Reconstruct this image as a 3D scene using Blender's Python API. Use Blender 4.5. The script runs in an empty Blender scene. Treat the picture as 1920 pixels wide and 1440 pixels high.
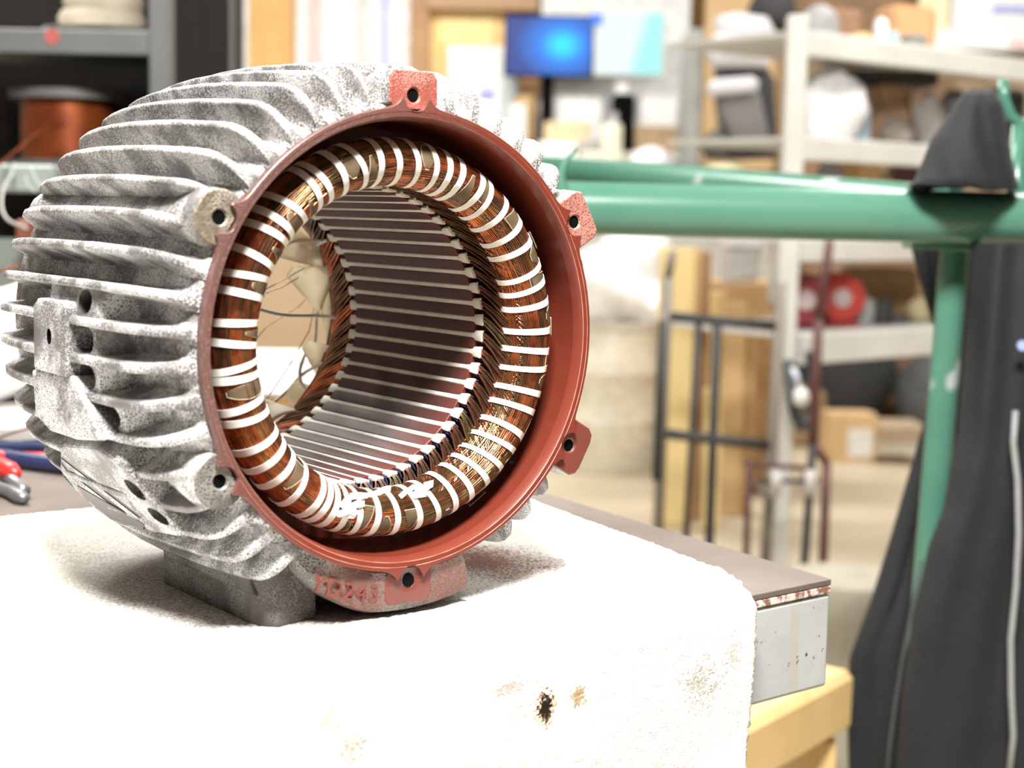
import bpy, bmesh, math, random
from mathutils import Vector, Matrix, Euler
random.seed(7)
PI = math.pi
sc = bpy.context.scene
col = sc.collection
def R(a): return math.radians(a)

# ------------------------------------------------------------------ camera, world, light, exposure
EYE = Vector((0, 0, 1.1565))
YAW, PITCH, ROLL, FPX = .661735, -.114708, .01952, 2856.4
fwd = Vector((0, math.cos(PITCH), math.sin(PITCH)))
r0 = Vector((1, 0, 0)); u0 = r0.cross(fwd)
cr, sr = math.cos(ROLL), math.sin(ROLL)
rgt = cr*r0 + sr*u0; upv = -sr*r0 + cr*u0
cam = bpy.data.objects.new('camera', bpy.data.cameras.new('camera')); col.objects.link(cam)
m3 = Matrix((rgt, upv, -fwd)).transposed()
cam.matrix_world = Matrix.Translation(EYE) @ m3.to_4x4()
cam.data.sensor_width = 36; cam.data.lens = FPX/1920*36
cam.data.clip_start = .02; cam.data.clip_end = 60
cam.data.dof.use_dof = True; cam.data.dof.focus_distance = .98
cam.data.dof.aperture_fstop = 6.2
sc.camera = cam
sc.view_settings.view_transform = 'Standard'; sc.view_settings.look = 'None'
sc.view_settings.gamma = 1; sc.view_settings.use_curve_mapping = False
sc.view_settings.exposure = 0.0
w = bpy.data.worlds.new('world'); sc.world = w; w.use_nodes = True
w.node_tree.nodes['Background'].inputs[0].default_value = (.93, .96, 1, 1)
w.node_tree.nodes['Background'].inputs[1].default_value = .7

def at(px, py, d):
    """world point at room depth d (metres ahead of the camera) seen in direction px,py"""
    v = rgt*((px-960)/FPX) + upv*(-(py-720)/FPX) + fwd
    return EYE + v*(d/v.y)
CY, SY = math.cos(YAW), math.sin(YAW)
CMX, CMY, CMZ = -.5093, -.7496, .0805
MO = Vector((-(CMX*CY - CMY*SY), -(CMX*SY + CMY*CY), EYE.z-CMZ))   # motor axis centre at the rim face
MM = Matrix.Translation(MO) @ Matrix.Rotation(YAW, 4, 'Z')
def area(name, loc, target, sx, sy, power, colr=(1, 1, 1)):
    l = bpy.data.lights.new(name, 'AREA'); l.shape = 'RECTANGLE'; l.size = sx; l.size_y = sy
    l.energy = power; l.color = colr
    o = bpy.data.objects.new(name, l); col.objects.link(o); o.location = loc
    o.rotation_euler = (Vector(target)-Vector(loc)).to_track_quat('-Z', 'Y').to_euler()
    return o
key_dir = MM.to_3x3() @ Vector((-.34, -.50, 1.0))
area('bench_lamp', MO + key_dir*1.55, MO, .6, .28, 160, (1, .985, .96))
for i, (x, y, p) in enumerate(((-1.35, 2.7, 120), (1.7, 3.7, 100), (-.6, 6.7, 95), (2.3, 6.6, 68))):  # unseen ceiling lights; the first is added to brighten the rear flaps
    area('ceiling_fill', (x, y, 3.15), (x, y, 0), 1.3, .5, p, (1, .97, .92))

# ------------------------------------------------------------------ node helpers
class NT:
    def __init__(s, name):
        s.m = bpy.data.materials.new(name); s.m.use_nodes = True
        s.t = s.m.node_tree; s.b = s.t.nodes['Principled BSDF']
    def n(s, typ, **kw):
        nd = s.t.nodes.new(typ)
        for k, v in kw.items():
            if k.startswith('i_'):
                k = k[2:]; k = int(k) if k.isdigit() else k.replace('_', ' ')
                if isinstance(v, bpy.types.NodeSocket): s.t.links.new(v, nd.inputs[k])
                else: nd.inputs[k].default_value = v
            else: setattr(nd, k, v)
        return nd
    def link(s, a, b): s.t.links.new(a, b)
    def mix(s, f, a, b):
        nd = s.n('ShaderNodeMix', data_type='RGBA')
        for sock, v in ((nd.inputs[0], f), (nd.inputs[6], a), (nd.inputs[7], b)):
            if isinstance(v, bpy.types.NodeSocket): s.link(v, sock)
            elif isinstance(v, tuple): sock.default_value = (*v[:3], 1)
            else: sock.default_value = v
        return nd.outputs[2]
    def math(s, op, a, b=0.0, clamp=False):
        nd = s.n('ShaderNodeMath', operation=op, use_clamp=clamp)
        for i, v in enumerate((a, b)):
            if isinstance(v, bpy.types.NodeSocket): s.link(v, nd.inputs[i])
            else: nd.inputs[i].default_value = v
        return nd.outputs[0]
    def ramp(s, f, lo, hi):
        nd = s.n('ShaderNodeMapRange', i_1=lo, i_2=hi); nd.clamp = True; s.link(f, nd.inputs[0]); return nd.outputs[0]
    def noise(s, scale, detail=3, vec=None, rough=.55):
        nd = s.n('ShaderNodeTexNoise'); nd.inputs['Scale'].default_value = scale
        nd.inputs['Detail'].default_value = detail; nd.inputs['Roughness'].default_value = rough
        if vec: s.link(vec, nd.inputs['Vector'])
        return nd.outputs[0]
    def bump(s, h, st, dist=.001):
        nd = s.n('ShaderNodeBump'); nd.inputs['Strength'].default_value = st; nd.inputs['Distance'].default_value = dist
        s.link(h, nd.inputs['Height']); s.link(nd.outputs[0], s.b.inputs['Normal'])
    def obj(s):
        return s.n('ShaderNodeTexCoord').outputs['Object']
MATS = {}
def mat(name, c, rough=.5, metal=0, c2=None, scale=20, bump=0, bscale=None, emit=None, spec=None, alpha=None, trans=0, bdist=.002, coat=0):
    if name in MATS: return MATS[name]
    k = NT(name); b = k.b
    b.inputs['Roughness'].default_value = rough; b.inputs['Metallic'].default_value = metal
    v = k.obj()
    if c2 is None: c2 = tuple(x*.82 for x in c)
    k.link(k.mix(k.ramp(k.noise(scale, 4, v), .35, .65), c, c2), b.inputs['Base Color'])
    if bump: k.bump(k.noise(bscale or scale*4, 3, v), bump, bdist)
    if emit:
        b.inputs['Emission Color'].default_value = (*c, 1); b.inputs['Emission Strength'].default_value = emit
    if spec is not None: b.inputs['Specular IOR Level'].default_value = spec
    if coat: b.inputs['Coat Weight'].default_value = coat
    if trans:
        b.inputs['Transmission Weight'].default_value = trans
    MATS[name] = k.m
    return k.m

def cast_mat(name, dark, light, red=None, amount=0.0, thr=.045):
    k = NT(name); b = k.b; v = k.obj()
    rnd = k.n('ShaderNodeObjectInfo').outputs['Random']
    off = k.n('ShaderNodeVectorMath', operation='SCALE'); off.inputs[0].default_value = (7, 3, 5); k.link(rnd, off.inputs['Scale'])
    ad = k.n('ShaderNodeVectorMath', operation='ADD'); k.link(v, ad.inputs[0]); k.link(off.outputs[0], ad.inputs[1]); v2 = ad.outputs[0]
    # warp a little so the pits are irregular
    wn = k.n('ShaderNodeTexNoise'); wn.inputs['Scale'].default_value = 210; k.link(v2, wn.inputs['Vector'])
    ws = k.n('ShaderNodeVectorMath', operation='SCALE'); k.link(wn.outputs['Color'], ws.inputs[0]); ws.inputs['Scale'].default_value = .004
    wa = k.n('ShaderNodeVectorMath', operation='ADD'); k.link(v2, wa.inputs[0]); k.link(ws.outputs[0], wa.inputs[1])
    vo = k.n('ShaderNodeTexVoronoi', feature='DISTANCE_TO_EDGE'); vo.inputs['Scale'].default_value = 520; k.link(wa.outputs[0], vo.inputs['Vector'])
    net = k.math('SUBTRACT', 1, k.ramp(vo.outputs[0], .06, .26))
    patch = k.ramp(k.noise(34, 3, v2), .45, .60)
    fine = k.ramp(k.noise(850, 2, v2, .6), .49, .60)
    f = k.math('ADD', k.math('MULTIPLY', net, patch), k.math('MULTIPLY', fine, k.ramp(k.noise(26, 2, v2), .36, .60)), True)
    basec = k.mix(k.ramp(k.noise(48, 4, v2), .25, .80), dark, tuple(x*y for x, y in zip(dark, (2.1, 1.95, 1.85))))
    c = k.mix(k.math('MULTIPLY', f, .95), basec, light)
    if red:
        g = None
        for (cx, cz, rr_) in ((-.040, -.150, .030), (.030, -.152, .022)):
            sb = k.n('ShaderNodeVectorMath', operation='DISTANCE'); k.link(v, sb.inputs[0]); sb.inputs[1].default_value = (cx, .004, cz)
            q = k.ramp(k.math('ADD', k.math('DIVIDE', sb.outputs['Value'], rr_), k.math('MULTIPLY', k.noise(60, 3, v), .8)), 1.45, .95)
            g = q if g is None else k.math('MAXIMUM', g, q)
        c = k.mix(k.math('MULTIPLY', g, .6), c, red)
    k.link(c, b.inputs['Base Color'])
    b.inputs['Metallic'].default_value = .25; b.inputs['Roughness'].default_value = .55
    h = k.math('ADD', k.math('MULTIPLY', f, .6), k.noise(160, 4, v2))
    k.bump(h, .55, .0009)
    MATS[name] = k.m
    return k.m

cast = cast_mat('cast_aluminium', (.100, .096, .096), (.70, .69, .67))
cast_smooth = mat('cast_smooth', (.17, .16, .15), .5, .3, (.13, .125, .12), 25, .3, 150)
cast_dark = cast_mat('cast_dark_grey', (.045, .042, .038), (.22, .21, .19))  # darker casting tone for the feet and pocket interiors
cast_red = cast_mat('cast_red_overspray', (.06, .056, .05), (.28, .265, .235), (.21, .062, .045), .18)
lug_red = cast_mat('lug_red_speckled', (.20, .05, .038), (.50, .24, .19))
lug_pale = cast_mat('lug_pale', (.10, .08, .055), (.42, .38, .31))
redm = mat('red_oxide_paint', (.15, .026, .014), .33, 0, (.125, .023, .013), 9, .12, 500, coat=.25, bdist=.0006)
redface = mat('red_oxide_worn', (.17, .036, .024), .5, 0, (.14, .032, .022), 60, .3, 300, bdist=.0006)
white_tape = mat('lacing_white', (.88, .86, .80), .55, 0, (.80, .78, .72), 60, .25, 1500, bdist=.0004)
liner = mat('liner_cream', (.84, .81, .72), .5, 0, (.72, .69, .60), 90)
blue = mat('liner_blue', (.10, .17, .42), .4, 0, (.06, .08, .22), 200)
tooth_m = NT('tooth_varnished')
_k = tooth_m; _v = _k.obj()
_mp = _k.n('ShaderNodeMapping'); _k.link(_v, _mp.inputs[0]); _mp.inputs['Scale'].default_value = (40, 900, 40)
_sep = _k.n('ShaderNodeSeparateXYZ'); _k.link(_v, _sep.inputs[0])
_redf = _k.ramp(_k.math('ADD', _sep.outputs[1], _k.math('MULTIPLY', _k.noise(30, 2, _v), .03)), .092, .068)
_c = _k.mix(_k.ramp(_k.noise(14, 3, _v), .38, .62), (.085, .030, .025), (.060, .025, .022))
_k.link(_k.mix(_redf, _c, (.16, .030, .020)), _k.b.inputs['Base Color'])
_k.b.inputs['Specular IOR Level'].default_value = .25; _k.b.inputs['Roughness'].default_value = .42; _k.b.inputs['Metallic'].default_value = .0
_k.bump(_k.noise(1.0, 2, _mp.outputs[0]), .25, .0006)
tooth_m = _k.m
black = mat('void_black', (.006, .006, .006), .9, spec=0)
dark = mat('dark_metal', (.035, .033, .035), .6)  # even dark metal colour
def wire_mat(name, c, c2, rough=.24):
    k = NT(name); v = k.obj()
    k.link(k.mix(k.ramp(k.noise(90, 3, v), .4, .62), c, c2), k.b.inputs['Base Color'])
    k.b.inputs['Metallic'].default_value = .85; k.b.inputs['Roughness'].default_value = rough
    MATS[name] = k.m; return k.m
wireA = wire_mat('copper_enamel', (.62, .19, .07), (.30, .085, .035))
wireB = wire_mat('copper_dark', (.26, .10, .055), (.12, .07, .035))
wireC = wire_mat('copper_olive', (.26, .19, .08), (.15, .085, .04))
paper = mat('insulation_paper_olive', (.24, .185, .11), .5, 0, (.15, .105, .06), 60, .2, 200)
cream = mat('insulation_paper_cream', (.82, .78, .64), .5, 0, (.76, .72, .58), 25)
_t = paper.node_tree; _b = _t.nodes['Principled BSDF']; _tr = _t.nodes.new('ShaderNodeBsdfTransparent'); _tr.inputs[0].default_value = (.80, .66, .50, 1)
_mx = _t.nodes.new('ShaderNodeMixShader'); _mx.inputs[0].default_value = .5; _o = [q for q in _t.nodes if q.type == 'OUTPUT_MATERIAL'][0]
_t.links.new(_b.outputs[0], _mx.inputs[1]); _t.links.new(_tr.outputs[0], _mx.inputs[2]); _t.links.new(_mx.outputs[0], _o.inputs[0])
sleeve = mat('lead_sleeve_grey', (.86, .84, .76), .5)
_t = cream.node_tree; _b = _t.nodes['Principled BSDF']; _tr = _t.nodes.new('ShaderNodeBsdfTranslucent'); _tr.inputs[0].default_value = (1, .95, .80, 1)
_mx = _t.nodes.new('ShaderNodeMixShader'); _mx.inputs[0].default_value = .5; _o = [q for q in _t.nodes if q.type == 'OUTPUT_MATERIAL'][0]
_t.links.new(_b.outputs[0], _mx.inputs[1]); _t.links.new(_tr.outputs[0], _mx.inputs[2]); _t.links.new(_mx.outputs[0], _o.inputs[0])

# ------------------------------------------------------------------ mesh helpers
def link(name, me, m=None, parent=None, mw=None):
    o = bpy.data.objects.new(name, me); col.objects.link(o)
    if m is not None and hasattr(me, 'materials') and len(me.materials) == 0: me.materials.append(m)
    if parent: o.parent = parent
    elif mw is not None: o.matrix_world = mw
    return o
def tag(o, label=None, cat=None, group=None, kind=None):
    if label: o['label'] = label
    if cat: o['category'] = cat
    if group: o['group'] = group
    if kind: o['kind'] = kind
    return o
def mesh(name, vs, fs, smooth=False, autosmooth=None):
    me = bpy.data.meshes.new(name); me.from_pydata([tuple(v) for v in vs], [], fs); me.validate(); me.update()
    bm = bmesh.new(); bm.from_mesh(me); bmesh.ops.recalc_face_normals(bm, faces=bm.faces); bm.to_mesh(me); bm.free()
    if smooth: me.polygons.foreach_set('use_smooth', [True]*len(me.polygons))
    if autosmooth is not None:
        me.polygons.foreach_set('use_smooth', [True]*len(me.polygons)); me.set_sharp_from_angle(angle=R(autosmooth))
    return me
class G:
    """geometry collector"""
    def __init__(s): s.v = []; s.f = []
    def box(s, c, d, rot=None, bev=0):
        hx, hy, hz = d[0]/2, d[1]/2, d[2]/2; n = len(s.v)
        M = rot or Matrix.Identity(3)
        if bev:
            b = min(bev, hx*.9, hy*.9, hz*.9)
            idx = {}
            for sx in (-1, 1):
                for sy in (-1, 1):
                    for sz in (-1, 1):
                        for a in range(3):
                            p = [sx*(hx-b), sy*(hy-b), sz*(hz-b)]; p[a] = (sx*hx, sy*hy, sz*hz)[a]
                            idx[(sx, sy, sz, a)] = len(s.v); s.v.append(Vector(c)+M@Vector(p))
            for a in range(3):
                o1, o2 = [q for q in range(3) if q != a]
                for sa in (-1, 1):
                    ring = []
                    for (p, q) in ((-1, -1), (1, -1), (1, 1), (-1, 1)):
                        kk = [0, 0, 0]; kk[a] = sa; kk[o1] = p; kk[o2] = q; ring.append(idx[(*kk, a)])
                    s.f.append(ring)
                for p in (-1, 1):
                    for q in (-1, 1):
                        k1 = [0, 0, 0]; k1[o1] = p; k1[o2] = q; k1[a] = -1; k2 = list(k1); k2[a] = 1
                        s.f.append([idx[(*k1, o1)], idx[(*k2, o1)], idx[(*k2, o2)], idx[(*k1, o2)]])
            for sx in (-1, 1):
                for sy in (-1, 1):
                    for sz in (-1, 1): s.f.append([idx[(sx, sy, sz, a)] for a in range(3)])
            return s
        for sx in (-1, 1):
            for sy in (-1, 1):
                for sz in (-1, 1): s.v.append(Vector(c)+M@Vector((sx*hx, sy*hy, sz*hz)))
        for q in ((0, 1, 3, 2), (4, 6, 7, 5), (0, 4, 5, 1), (2, 3, 7, 6), (0, 2, 6, 4), (1, 5, 7, 3)): s.f.append([n+i for i in q])
        return s
    def tube(s, pts, r, n=8, cap=True, closed=False, up=None):
        pts = [Vector(p) for p in pts]; m = len(pts); base = len(s.v)
        rr = r if isinstance(r, (list, tuple)) else [r]*m
        prev = None
        for i, p in enumerate(pts):
            a = pts[(i-1) % m] if (closed or i > 0) else p; b = pts[(i+1) % m] if (closed or i < m-1) else p
            t = (b-a).normalized()
            if prev is None:
                h = Vector(up) if up else (Vector((0, 0, 1)) if abs(t.z) < .9 else Vector((1, 0, 0)))
                x = (h - t*h.dot(t)).normalized()
            else: x = (prev - t*prev.dot(t)).normalized()
            prev = x; y = t.cross(x)
            for j in range(n):
                q = 2*PI*j/n; s.v.append(p + (x*math.cos(q)+y*math.sin(q))*rr[i])
        for i in range(m if closed else m-1):
            for j in range(n):
                a = base+i*n+j; b = base+i*n+(j+1) % n; c = base+((i+1) % m)*n+(j+1) % n; d = base+((i+1) % m)*n+j
                s.f.append([a, b, c, d])
        if cap and not closed:
            s.f.append([base+j for j in range(n)][::-1]); s.f.append([base+(m-1)*n+j for j in range(n)])
        return s
    def lathe(s, prof, n=48, axis='Z', c=(0, 0, 0), closed=False, a0=0, a1=2*PI):
        full = abs(a1-a0-2*PI) < 1e-6; base = len(s.v); m = len(prof); cnt = n if full else n+1
        for i in range(cnt):
            a = a0+(a1-a0)*i/n
            for (r, h) in prof:
                if axis == 'Z': p = (r*math.cos(a), r*math.sin(a), h)
                elif axis == 'Y': p = (r*math.sin(a), h, r*math.cos(a))
                else: p = (h, r*math.cos(a), r*math.sin(a))
                s.v.append(Vector(p)+Vector(c))
        for i in range(n):
            i2 = (i+1) % cnt
            for j in range(m if closed else m-1):
                j2 = (j+1) % m
                s.f.append([base+i*m+j, base+i2*m+j, base+i2*m+j2, base+i*m+j2])
        if not full and closed:
            s.f.append([base+j for j in range(m)]); s.f.append([base+n*m+j for j in range(m)][::-1])
        if not closed:
            for (j, rev) in ((0, False), (m-1, True)):
                if prof[j][0] > 1e-6 and full and getattr(s, 'capends', True) and prof[j][0] < .9:
                    pass
        return s
    def prism(s, poly, y0, y1, fr=None):
        """poly list of (u,v); extruded along local y from y0 to y1; fr = function (u,v,y)->Vector"""
        fr = fr or (lambda u, v, y: Vector((u, y, v)))
        n = len(poly); b = len(s.v)
        for y in (y0, y1):
            for (u, v) in poly: s.v.append(fr(u, v, y))
        s.f.append(list(range(b, b+n))[::-1]); s.f.append(list(range(b+n, b+2*n)))
        for i in range(n): s.f.append([b+i, b+(i+1) % n, b+n+(i+1) % n, b+n+i])
        return s
    def make(s, name, m, parent=None, smooth=False, auto=None, mw=None):
        return link(name, mesh(name, s.v, s.f, smooth, auto), m, parent, mw)
def pol(th, r, y): return Vector((r*math.sin(th), y, r*math.cos(th)))
def empty(name, loc=(0, 0, 0), rz=0, mw=None):
    o = bpy.data.objects.new(name, None); col.objects.link(o); o.empty_display_size = .05
    if mw is not None: o.matrix_world = mw
    else: o.location = loc; o.rotation_euler = (0, 0, rz)
    return o
def dup(o, parent, **kw):
    c = o.copy(); col.objects.link(c); c.parent = parent
    for k, v in kw.items(): setattr(c, k, v)
    return c

# ================================================================== THE ROOM
def st(name, g, m, **kw):
    o = g.make(name, m, **kw); o['kind'] = 'structure'; return o
ply = mat('plywood', (.60, .36, .15), .6, 0, (.50, .29, .12), 4)
floor_m = mat('floor_concrete', (.60, .52, .39), .5, 0, (.52, .45, .33), 1.3, .1, 60)
wall_m = mat('wall_brown', (.30, .21, .14), .8, 0, (.22, .15, .10), 3)
st('floor', G().box((.5, 3, -.05), (9, 13.4, .1)), floor_m)
st('ceiling', G().box((.5, 3, 3.3), (9, 13.4, .1)), mat('ceiling_white', (.5, .5, .48), .8))
st('wall_back', G().box((.5, 8.75, 1.6), (9, .1, 3.3)), ply)
st('wall_left', G().box((-3.95, 3, 1.6), (.1, 13.4, 3.3)), mat('wall_grey', (.26, .25, .24), .8))
st('wall_right', G().box((4.95, 3, 1.6), (.1, 13.4, 3.3)), mat('wall_grey', (.26, .25, .24), .8))
st('wall_front', G().box((.5, -3.65, 1.6), (9, .1, 3.3)), mat('wall_grey', (.26, .25, .24), .8))

# ================================================================== BENCH AND TOWEL (motor frame)
TT = -.1760
bench = empty('workbench', mw=MM @ Matrix.Translation((-.3, .6, -MO.z)))
tag(bench, 'steel-topped workbench with a chipped grey edge beam under the white towel', 'workbench')
bo = Vector((.3, -.6, MO.z))     # bench-local = motor-local + bo
def bl(p): return Vector(p)+bo
top_m = NT('bench_steel'); _k = top_m; _v = _k.obj()
_k.link(_k.mix(_k.ramp(_k.noise(9, 5, _v), .3, .7), (.115, .086, .07), (.18, .145, .13)), _k.b.inputs['Base Color'])
_k.b.inputs['Metallic'].default_value = .2; _k.b.inputs['Roughness'].default_value = .55; _k.bump(_k.noise(120, 3, _v), .1, .001); top_m = _k.m
edge_m = NT('bench_rusty_edge'); _k = edge_m; _v = _k.obj()
_k.link(_k.mix(_k.ramp(_k.noise(150, 3, _v), .44, .55), (.22, .10, .07), (.62, .55, .50)), _k.b.inputs['Base Color']); _k.b.inputs['Roughness'].default_value = .7; edge_m = _k.m
beam_m = NT('bench_grey_paint'); _k = beam_m; _v = _k.obj()
_chip = _k.math('MULTIPLY', _k.ramp(_k.noise(170, 3, _v), .66, .70), _k.ramp(_k.noise(30, 2, _v), .45, .6))
_sx = _k.n('ShaderNodeSeparateXYZ'); _k.link(_v, _sx.inputs[0])
_near = _k.ramp(_k.math('ADD', _sx.outputs[2], _k.math('MULTIPLY', _k.noise(90, 4, _v), .03)), bo.z+TT+.004, bo.z+TT+.012)
_run = _k.math('SUBTRACT', 1, _k.ramp(_k.math('ABSOLUTE', _k.math('SUBTRACT', _k.math('ADD', _sx.outputs[0], _k.math('MULTIPLY', _k.noise(25, 2, _v), .006)), bo.x+.2885)), .004, .0055))
_c = _k.mix(_k.ramp(_k.noise(12, 4, _v), .35, .65), (.43, .45, .46), (.37, .38, .38))
_c = _k.mix(_k.math('MULTIPLY', _run, .7), _c, (.40, .38, .31))
_c = _k.mix(_k.math('MULTIPLY', _near, .6), _c, (.24, .12, .09))
_k.link(_k.mix(_chip, _c, (.06, .045, .04)), _k.b.inputs['Base Color']); _k.b.inputs['Roughness'].default_value = .45; _k.bump(_k.noise(40, 4, _v), .25, .002); beam_m = _k.m
def bp(poly, z0, z1, name, m, bev=0):
    g = G(); b = len(g.v); n = len(poly)
    for z in (z0, z1):
        for p in poly: g.v.append(bl((p[0], p[1], z)))
    g.f.append(list(range(n))[::-1]); g.f.append(list(range(n, 2*n)))
    for i in range(n): g.f.append([i, (i+1) % n, n+(i+1) % n, n+i])
    o = g.make(name, m, bench)
    if bev:
        md = o.modifiers.new('b', 'BEVEL'); md.width = bev; md.segments = 2; md.limit_method = 'ANGLE'
    return o
FL, FR_, BR, BL = (-1.0, -.066), (.3215, -.056), (.432, 1.15), (-1.0, 1.15)
bp([FL, FR_, BR, BL], TT-.0045, TT, 'benchtop', top_m, .0008)
bp([FL, FR_, (FR_[0], FR_[1]+.003), (FL[0], FL[1]+.003)], TT-.0102, TT-.0047, 'edge_strip', edge_m, .0008)
bp([(FL[0], FL[1]+.001), (.3225, -.0552), (.3225, -.0352), (FL[0], -.04)], TT-.079, TT-.0104, 'front_beam', beam_m, .003)
bp([(.302, -.035), (.3222, -.035), (.43, 1.13), (.41, 1.13)], TT-.079, TT-.0104, 'side_beam', beam_m, .002)
bp([(-1, 1.11), (.41, 1.11), (.41, 1.13), (-1, 1.13)], TT-.079, TT-.0104, 'rear_beam', beam_m, .002)
legm = mat('bench_leg_grey', (.30, .31, .32), .5)
for (x, y) in ((-.95, 0), (-.12, .02), (-.95, 1.05), (.33, 1.05)):
    bp([(x, y), (x+.05, y), (x+.05, y+.05), (x, y+.05)], -MO.z, TT-.0795, 'leg', legm)

# towel
def hash2(i, j):
    x = math.sin(i*127.1+j*311.7)*43758.5453; return x-math.floor(x)
from mathutils import noise as mn
def xr(y, drop):
    if drop > 0: return .2255 - .017*min(drop/.3, 1) + .004*math.sin(drop*22)
    ks = [(-.058, .2285), (-.045, .238), (-.03, .243), (0, .252), (.083, .267), (.176, .281), (.247, .293), (.42, .318)]
    for (a, xa), (b, xb) in zip(ks, ks[1:]):
        if y <= b: return xa+(xb-xa)*(y-a)/(b-a)
    return .318
g = G(); NU = 330; rows = []
yy = .42
while yy > -.056: rows.append((yy, 0)); yy -= .0027
for a in range(1, 7): rows.append((None, a/7*PI/2))
dd = 0
while dd < .32: rows.append((-.070, dd+1e-4)); dd += .0028
br = .013
for ri, (y, d) in enumerate(rows):
    for i in range(NU+1):
        u = i/NU
        if y is None:
            yy = -.057-br*math.sin(d); z = TT+.0055-br*(1-math.cos(d)); drop = .001; ny, nz = -math.sin(d), math.cos(d)
        elif d > 0: yy = -.070; z = TT+.0055-br-d; drop = d; ny, nz = -1, 0
        else: yy = y; z = TT+.0055; drop = 0; ny, nz = 0, 1
        X1 = xr(yy, drop); X0 = -.62
        x = X0+(X1-X0)*(1-(1-u)**1.5) if False else X0+(X1-X0)*u
        n1 = mn.noise((x*9, yy*9+drop*7, 3.1)); n2 = mn.noise((x*30, yy*30-drop*30, 8.2)); n3 = mn.noise((x*260, (yy-drop)*260, 1.2))
        A = .0012 if drop == 0 else min(.009, .002+drop*.06)
        inf = max(0, 1-math.hypot((x+.02)/.16, (yy-.1)/.2))
        dz = (n1*A*1.6+n2*A*(.35 if drop == 0 else .08))*(1-min(1, inf*3)) + n3*.0007 + (hash2(i, ri)-.5)*.0009 - .0006*min(1, inf*3)
        # a soft fold lying in front of the motor foot pad and the hem across the hanging part
        if drop == 0: dz += .0022*math.exp(-((yy+.014-.02*math.sin(x*14))/.010)**2)
        else:
            dz += .0035*math.exp(-((drop-(.185-.25*(x-.05)-.5*(x-.05)**2))/.007)**2)
        dz = max(dz, -.0035) if drop == 0 else dz
        edge = .0022*(mn.noise((yy*300-drop*300, 4.4, 0))) if i == NU else 0
        g.v.append(Vector((x+edge, yy+ny*dz, z+nz*dz)))
for a in range(len(rows)-1):
    for i in range(NU):
        p = a*(NU+1)+i; g.f.append([p, p+1, p+NU+2, p+NU+1])
tw = NT('towel_terry'); _k = tw; _v = _k.obj()
colr = None
cur = (.86, .845, .81)
_fib = _k.noise(430, 2, _v, .7)
def stain_shade(prev, c, r, colr, lo=.2, hi=.55, st=.9):  # real stains, and for some spots the motor's shadow as colour
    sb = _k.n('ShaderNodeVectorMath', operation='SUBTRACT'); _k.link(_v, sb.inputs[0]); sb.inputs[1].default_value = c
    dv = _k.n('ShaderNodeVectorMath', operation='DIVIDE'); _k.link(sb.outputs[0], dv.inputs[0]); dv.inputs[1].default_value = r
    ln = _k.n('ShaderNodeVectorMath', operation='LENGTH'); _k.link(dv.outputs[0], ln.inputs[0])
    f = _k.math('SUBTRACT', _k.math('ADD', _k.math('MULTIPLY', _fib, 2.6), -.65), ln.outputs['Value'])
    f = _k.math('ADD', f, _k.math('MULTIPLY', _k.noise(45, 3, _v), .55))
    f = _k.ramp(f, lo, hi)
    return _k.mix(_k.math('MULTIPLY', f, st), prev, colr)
base = _k.mix(_k.ramp(_k.noise(420, 2, _v), .3, .7), (.90, .89, .87), (.85, .84, .80))
base = stain_shade(base, (-.13, .21, -.17), (.10, .16, .05), (.30, .24, .17), -.1, .9, .6)  # dirt with the motor's soft shadow painted in, left of it
base = stain_shade(base, (-.08, .10, -.17), (.07, .10, .05), (.28, .24, .19), -.2, .8, .7)  # dirt and painted motor shadow beside the left foot
base = stain_shade(base, (-.20, .10, -.17), (.03, .05, .05), (.45, .36, .24), .2, .9, .5)
base = stain_shade(base, (-.03, .03, -.17), (.10, .05, .05), (.28, .24, .20), -.3, .7, .9)  # dirt and the shadow under the pad, both as colour
base = stain_shade(base, (.125, .09, -.17), (.045, .07, .05), (.30, .15, .12), -.2, .6, .95)  # reddish shadow and reflection of the motor, painted on the towel
base = stain_shade(base, (.075, .005, -.17), (.05, .035, .05), (.42, .40, .34), .1, .9, .7)
base = stain_shade(base, (.022, -.07, -.196), (.034, .05, .012), (.50, .22, .18), .45, .75, .6)
base = stain_shade(base, (.030, -.07, -.213), (.020, .05, .010), (.50, .36, .22), .45, .65, .5)
base = stain_shade(base, (.047, -.07, -.214), (.0095, .05, .0155), (.42, .24, .07), .1, .45, .9)
base = stain_shade(base, (.072, -.07, -.210), (.009, .05, .010), (.38, .22, .07), .15, .5, .85)
base = stain_shade(base, (.047, -.07, -.213), (.0055, .05, .0095), (.01, .008, .006), .0, .3, .98)
base = stain_shade(base, (.178, -.07, -.222), (.032, .05, .028), (.34, .32, .26), .50, .66, .7)
base = stain_shade(base, (.205, -.07, -.207), (.014, .05, .026), (.38, .33, .22), .50, .7, .6)
base = stain_shade(base, (-.102, -.07, -.192), (.018, .05, .016), (.48, .36, .20), .45, .68, .6)
base = stain_shade(base, (-.085, -.07, -.211), (.022, .05, .018), (.40, .31, .22), .45, .68, .7)
base = stain_shade(base, (.01, -.07, -.244), (.09, .05, .016), (.55, .46, .36), .45, .68, .55)
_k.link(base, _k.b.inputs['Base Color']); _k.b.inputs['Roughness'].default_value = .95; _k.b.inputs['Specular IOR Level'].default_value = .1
_k.bump(_k.math('ADD', _fib, _k.noise(900, 2, _v)), .45, .0012); tw = _k.m
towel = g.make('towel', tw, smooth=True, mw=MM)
md = towel.modifiers.new('s', 'SOLIDIFY'); md.thickness = .0035; md.offset = -1
tag(towel, 'white terry towel with brown and black stains draped over the bench edge', 'towel')

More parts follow.
